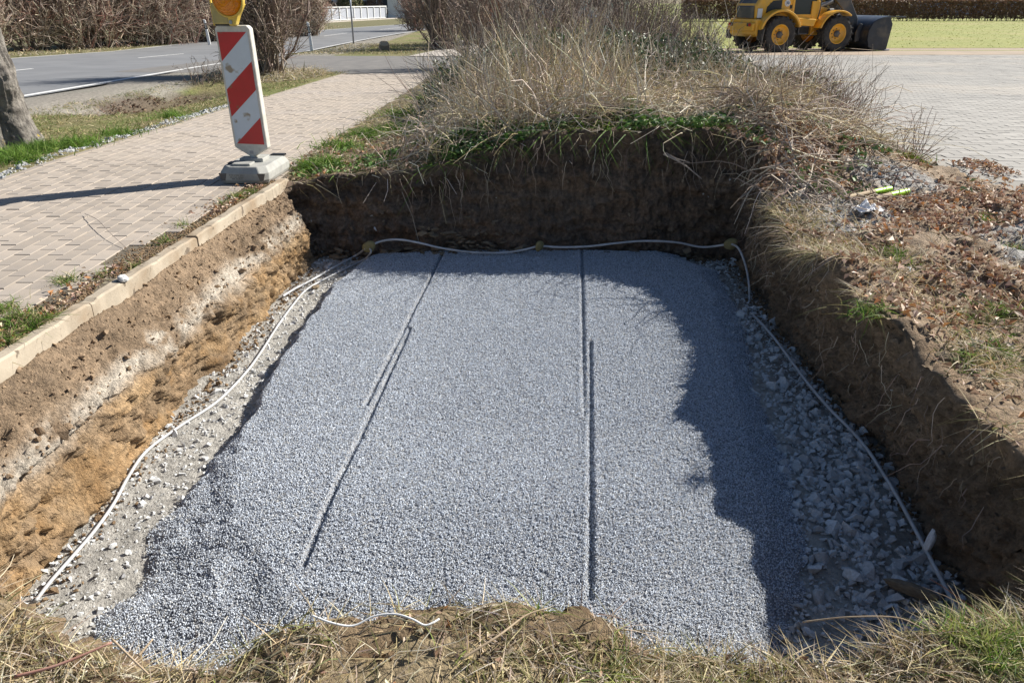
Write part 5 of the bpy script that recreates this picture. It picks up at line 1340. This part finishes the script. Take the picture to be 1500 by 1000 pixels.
for a in (-1, 1): MB().prism([(a * .135 - .028, .078), (a * .135 + .028, .078), (a * .135 + .012, .028), (a * .135 - .012, .028)], -.272, -.265).build('recess_shade', MAT['charcoal'], foot)  # flush dark plates painting the shade of hollows in the front face
tx_ = MB()
for row, (z, x0, seq) in enumerate(((.066, -.09, (5, 9, 4, 12, 6, 3)), (.052, -.085, (9, 3, 10, 5, 12)), (.040, -.075, (12, 6, 8, 4)))):
    x = x0
    for w_ in seq: tx_.box((x + w_ * .001, -.2712, z), (w_ * .0018, .003, .004)); x += w_ * .0026
tx_.build('raised_marking', MAT['charcoal'], foot)
PT = Matrix.Translation((0, 0, .12)) @ Matrix.Rotation(math.radians(-12), 4, 'Z') @ Matrix.Rotation(math.radians(-.4), 4, 'Y') @ Matrix.Rotation(math.radians(2), 4, 'X')
hw, z0, z1 = .132, .10, .895
outl = [(-.018, -.02), (.018, -.02), (.018, .03), (hw - .004, z0 - .012), (hw, z0), (hw, z1 - .02), (hw - .02, z1), (-hw + .02, z1), (-hw, z1 - .02), (-hw, z0), (-hw + .004, z0 - .012), (-.018, .03)]
pn = MB().prism(outl, -.025, .025, PT).build('panel_frame', MAT['frame'], BE, .008)
ux0, ux1, v0, v1 = -.113, .113, .118, .855
def uv(u, v): return (ux0 + (ux1 - ux0) * u, v1 + (v0 - v1) * v)
MB().prism([uv(0, 0), uv(1, 0), uv(1, 1), uv(0, 1)], -.0262, -.025, PT).build('reflective_face', MAT['dirtywhite'], BE)
for poly in ([(0, 0), (.97, 0), (0, .25)], [(0, .75), (0, .5), (1, .25), (1, .5)], [(0.03, 1), (1, .75), (1, 1)]):
    MB().prism([uv(*q) for q in poly], -.0276, -.0262, PT).build('red_stripe', MAT['red'], BE)
# rear face of the beacon, striped as well
MB().prism([uv(0, 0), uv(1, 0), uv(1, 1), uv(0, 1)], .025, .0262, PT).build('reflective_face', MAT['dirtywhite'], BE)
MB().box((.0, -.0255, .06), (.03, .002, .022), PT).build('maker_plate', MAT['steel'], BE)
# lamp: battery box, bracket, round amber lens in a yellow housing
LT = PT @ Matrix.Translation((0, 0, z1))
lamp = MB().box((-.055, .0, .075), (.12, .10, .13), LT).build('battery_box', MAT['oldyellow'], BE, .008)
MB().box((-.055, -.0, .008), (.125, .06, .016), LT).build('clamp', MAT['dark'], lamp, .003)
MB().box((-.122, -.02, .11), (.012, .03, .22), LT).build('side_clip', MAT['yellowplastic'], lamp, .003)
LM = LT @ Matrix.Translation((.025, -.05, .165)) @ Matrix.Rotation(math.radians(90), 4, 'X')
MB().lathe([(.0, -.055), (.085, -.055), (.112, -.02), (.116, .012), (.108, .018), (.104, .0), (0, -.01)], 40, LM).build('lamp_housing', MAT['yellowplastic'], BE, smooth=True)
ln = MB().lathe([(.103, .006), (.10, .022), (.088, .038), (.06, .052), (.03, .058), (0, .06)], 40, LM).build('amber_lens', MAT['amber'], BE, smooth=True)
ri = MB()
for r_ in (.03, .052, .072, .088):
    zc = float(np.interp(r_, [0, .03, .06, .088, .10], [.06, .058, .052, .038, .022])); ri.lathe([(r_ - .003, zc + .0005), (r_, zc + .004), (r_ + .003, zc - .001)], 40, LM)
ri.build('lens_ring', MAT['amber'], ln, smooth=True)
MB().prism([(.0, .0), (.045, .0), (.075, .06), (.125, .13), (.095, .14), (.05, .10), (.0, .09)], -.05, .0, LT).build('bracket', MAT['yellowplastic'], BE, .008)
MB().cyl(tuple(LT @ Vector((.02, -.055, .022))), tuple(LT @ Vector((.02, -.03, .022))), .014, None, 6).build('clamp_bolt', MAT['steel'], BE)

# ------------------------------------------------------------------ wheel loader
pr, pf = at_g(1133, 78), at_g(1217, 75)
phi = math.radians(19)
mid = (pr + pf) / 2
LD = empty('wheel_loader', (mid[0] - math.sin(phi) * .8, mid[1] + math.cos(phi) * .8, g1(mid[0], mid[1] + .8) + .006), phi, label='yellow compact wheel loader with a dark bucket parked at the edge of the lawn', cat='wheel loader')
LD.scale = (1.1, 1.06, 1.04)
WB, TR, WR, WW = 1.16, .78, .61, .44
# tyre with lugs, rim, hub
def wheel(x, y):
    w = empty('wheel', (x, y, WR)); w.parent = LD
    Rm = Matrix.Rotation(math.radians(90), 4, 'X')
    prof = [(.335, -.17), (.40, -.20), (.50, -.215), (.56, -.20), (.588, -.14), (.592, 0), (.588, .14), (.56, .20), (.50, .215), (.40, .20), (.335, .17)]
    ty = MB().lathe(prof, 48, Rm)
    for i in range(20):
        for sgn in (-1, 1):
            a = 2 * math.pi * (i + (.5 if sgn > 0 else 0)) / 20
            ty.box((0, sgn * .115, .588), (.06, .21, .045), Matrix.Rotation(a, 4, 'Y') @ Matrix.Rotation(sgn * .0, 4, 'Z'))
    ty.build('tyre', MAT['rubber'], w)
    sgn = -1 if y < 0 else 1
    Rs = Matrix.Rotation(math.radians(90 if sgn < 0 else -90), 4, 'X')
    rm = MB().lathe([(.338, -.10), (.345, .17), (.325, .185), (.31, .17), (.30, .11), (.24, .06), (.20, .05), (.13, .06), (.12, .10)], 40, Rs).build('rim', MAT['loader'], w, smooth=True)
    MB().lathe([(.12, .05), (.115, .13), (.09, .16), (0, .165)], 24, Rs).build('hub', MAT['charcoal'], w, smooth=True)
    bl = MB()
    for i in range(8):
        a = 2 * math.pi * i / 8; bl.cyl((.165 * math.cos(a), sgn * .05, .165 * math.sin(a)), (.165 * math.cos(a), sgn * .085, .165 * math.sin(a)), .016, None, 6)
    bl.build('wheel_nuts', MAT['charcoal'], w)
for x in (-WB, WB):
    for y in (-TR, TR): wheel(x, y)
# rear body
MB().prism([(-2.02, .62), (-1.9, .52), (-1.72, .52), (-1.62, .9), (-1.62, 1.10), (-2.05, 1.12)], -.78, .78).build('counterweight', MAT['loader'], LD, .05)
MB().box((-2.09, 0, .86), (.10, 1.5, .26)).build('bumper', MAT['loader'], LD, .03)
MB().prism([(-1.95, 1.10), (-1.98, 1.55), (-1.80, 1.86), (-1.0, 1.98), (-.52, 2.0), (-.52, 1.1)], -.62, .62).build('bonnet', MAT['loader'], LD, .06)
for s_ in (-1, 1):
    gr_ = MB().prism([(-1.62, 1.22), (-1.58, 1.50), (-1.36, 1.70), (-1.02, 1.72), (-1.02, 1.34), (-1.3, 1.22)], s_ * .622, s_ * .632).build('side_grille', MAT['dark'], LD)
    sl = MB()
    for q in range(5): sl.box((-1.28, s_ * .636, 1.28 + q * .085), (.44, .006, .012))
    sl.build('slat', MAT['black'], gr_)
    MB().cyl((-.80, s_ * .618, 1.62), (-.80, s_ * .63, 1.62), .11, None, 28).build('speed_plate', MAT['white'], LD)
    MB().box((-.63, s_ * .62, 1.5), (.12, .012, .12)).build('vent', MAT['dark'], LD)
    # rear fender hugging the wheel
    arc = [(-WB + .74 * math.cos(a), .61 + .74 * math.sin(a)) for a in np.radians(np.linspace(18, 168, 18))]
    arc2 = [(-WB + .82 * math.cos(a), .61 + .82 * math.sin(a)) for a in np.radians(np.linspace(168, 18, 18))]
    MB().prism(arc + arc2, s_ * .56, s_ * .98).build('rear_fender', MAT['loader'], LD, .02)
    arc = [(WB + .72 * math.cos(a), .61 + .72 * math.sin(a)) for a in np.radians(np.linspace(52, 165, 14))]
    arc2 = [(WB + .78 * math.cos(a), .61 + .78 * math.sin(a)) for a in np.radians(np.linspace(165, 52, 14))]
    MB().prism(arc + arc2, s_ * .52, s_ * .96).build('front_fender', MAT['loader'], LD, .02)
    tl = MB().box((-2.145, s_ * .52, .93), (.03, .2, .11)).build('light_bar', MAT['dark'], LD, .01)
    MB().box((-2.163, s_ * .60, .93), (.02, .12, .10)).build('tail_light', MAT['lampred'], tl, .01)
    MB().box((-.18, s_ * .70, .62), (.34, .22, .03)).box((-.18, s_ * .70, .86), (.34, .22, .03)).box((-.34, s_ * .70, .74), (.03, .2, .30)).build('step', MAT['charcoal'], LD)
    MB().prism([(-.36, .9), (.22, .86), (.30, 1.1), (-.44, 1.15)], s_ * .55, s_ * .84).build('side_tank', MAT['loader'], LD, .03)
MB().prism([(-1.985, 1.14), (-2.0, 1.5), (-1.86, 1.78), (-1.84, 1.78), (-1.94, 1.5), (-1.94, 1.14)], -.5, .5).build('rear_grille', MAT['charcoal'], LD)
MB().box((-1.86, -.66, 1.3), (.16, .06, .3)).build('access_plate', MAT['render_white'], LD, .01)
MB().box((-.2, 0, .75), (2.7, .5, .34)).cyl((-WB, -.7, .61), (-WB, .7, .61), .13).cyl((WB, -.7, .61), (WB, .7, .61), .13).build('chassis', MAT['charcoal'], LD, .02)
# cab
cab = MB()
for x, y in ((-.55, -.6), (-.55, .6), (.42, -.6), (.42, .6)): cab.box((x, y, 1.88), (.09, .09, 1.48))
cab.box((-.06, 0, 1.18), (1.05, 1.28, .16)).box((.36, -.62, 1.36), (.34, .07, .66)).box((.36, .62, 1.36), (.34, .07, .66)).build('cab_frame', MAT['loader'], LD, .02)
MB().prism([(-.68, 2.60), (-.62, 2.74), (.46, 2.74), (.62, 2.60)], -.72, .72).build('cab_roof', MAT['charcoal'], LD, .03)
for s_ in (-1, 1): MB().box((-.06, s_ * .59, 1.92), (.88, .02, 1.34)).build('cab_window', MAT['glass'], LD)
MB().box((-.56, 0, 2.25), (.02, 1.1, .66)).build('cab_window', MAT['glass'], LD); MB().box((.43, 0, 1.92), (.02, 1.1, 1.34)).build('cab_window', MAT['glass'], LD)
MB().box((-.1, 0, 1.42), (.4, .5, .12)).box((-.3, 0, 1.75), (.1, .46, .6)).build('seat', MAT['black'], LD, .03)
MB().cyl((-.45, .45, 2.74), (-.45, .45, 2.86), .07, .06, 14).build('beacon_lamp', MAT['amber'], LD)
# front frame, arms, cylinders
MB().prism([(.5, .55), (1.55, .55), (1.62, .95), (1.2, 1.45), (.72, 1.5), (.5, 1.1)], -.34, .34).build('front_frame', MAT['loader'], LD, .03)
arm = MB()
for s_ in (-1, 1): arm.prism([(.62, 1.95), (.85, 2.2), (1.45, 2.16), (1.98, 1.75), (2.42, 1.1), (2.44, .4), (2.2, .36), (2.1, .8), (1.75, 1.38), (1.3, 1.76), (.68, 1.78)], s_ * .30 - .05, s_ * .30 + .05)
arm.box((1.66, 0, 1.30), (.16, .6, .2))
AR = arm.build('loader_arm', MAT['charcoal'], LD, .02)
MB().prism([(1.38, 1.0), (1.55, 1.02), (1.70, 1.72), (1.55, 1.76)], -.09, .09).build('tilt_lever', MAT['charcoal'], LD, .02)
MB().cyl((.72, 0, 1.45), (1.5, 0, 1.66), .075, None, 14).cyl((1.66, 0, 1.62), (2.32, 0, .95), .05, None, 14).build('cylinder', MAT['steel'], LD)
for s_ in (-1, 1): MB().cyl((.7, s_ * .45, .85), (1.55, s_ * .45, 1.22), .06, None, 12).build('lift_cylinder', MAT['steel'], LD)
def lettering(name, body, size, mat, parent, loc, rot):
    tc = bpy.data.curves.new(name, 'FONT'); tc.body = body; tc.size = size; tc.extrude = .004; tc.align_x = 'CENTER'; tc.align_y = 'CENTER'
    o = bpy.data.objects.new(name, tc); COL.objects.link(o); bpy.context.view_layer.update()
    me = bpy.data.meshes.new_from_object(o.evaluated_get(bpy.context.evaluated_depsgraph_get())); bpy.data.objects.remove(o)
    me.materials.clear(); me.materials.append(mat); q = link(name, me, parent); q.location = loc; q.rotation_euler = rot
lettering('lettering', 'VOLVO', .21, MAT['white'], AR, (1.36, -.356, 1.94), (math.radians(90), math.radians(17), 0))
lettering('number', '30', .13, MAT['blue'], LD, (-.80, -.636, 1.62), (math.radians(90), 0, 0))
for q in (-.12, .0, .12):
    link('hose', tube_mesh('hose', catmull([(.72, q, 1.62), (1.1, q * 1.2, 1.92), (1.5, q, 1.86), (1.9, q, 1.35), (2.2, q, .95)], 6), .022, MAT['hose'], 8), LD)
for s_ in (-1, 1):
    MB().prism([(-1.94, 1.13), (-.52, 1.13), (-.52, 1.19), (-1.94, 1.19)], s_ * .622, s_ * .63).build('trim_stripe', MAT['charcoal'], LD)
    MB().box((-1.93, s_ * .93, .62), (.02, .34, .36)).build('mud_flap', MAT['black'], LD)
    MB().path([(.44, s_ * .70, 1.1), (.46, s_ * .74, 1.5), (.46, s_ * .70, 2.2)], .018, 8).build('grab_rail', MAT['charcoal'], LD, smooth=True)
    MB().cyl((1.0, s_ * .5, 1.36), (1.16, s_ * .5, 1.36), .085, .095, 16).build('work_light', MAT['charcoal'], LD)
# bucket: curved shell, side plates, cutting edge, teeth of the upper lip
bw = 1.02
curve = [(3.25, .03), (2.75, .04), (2.47, .15), (2.37, .4), (2.37, .7), (2.5, .96), (2.8, 1.12), (3.25, 1.19), (3.75, 1.16)]
side = [(3.25, .03), (2.75, .04), (2.47, .15), (2.37, .4), (2.37, .7), (2.5, .96), (2.8, 1.12), (3.2, 1.16), (3.34, .9)]
cu = catmull(curve, 5); nrm = np.stack([-np.gradient(cu[:, 1]), np.gradient(cu[:, 0])], 1); nrm /= np.linalg.norm(nrm, axis=1, keepdims=True)
inn = cu - nrm * .035 * np.sign(1)
BU = MB().prism([tuple(p) for p in cu] + [tuple(p) for p in inn[::-1]], -bw, bw).build('bucket', MAT['bucket'], LD)
for s_ in (-1, 1): MB().prism(side, s_ * bw, s_ * (bw + .03)).build('side_plate', MAT['bucket'], BU, .006)
MB().box((3.28, 0, .03), (.22, 2 * bw + .1, .045)).build('cutting_edge', MAT['steel'], BU, .008)
te = MB()
for q in range(11): te.box((3.83, -bw + .09 + q * (2 * bw - .18) / 10, 1.15), (.20, .11, .05), None)
te.build('lip_teeth', MAT['bucket'], BU, .01)
br = MB()
for q in (-.62, -.32, .32, .62): br.prism([(2.36, .35), (2.20, .3), (2.18, .62), (2.30, .95), (2.42, .9)], q - .03, q + .03)
br.build('mounting_bracket', MAT['charcoal'], BU, .01)
BU.matrix_parent_inverse = Matrix.Identity(4)
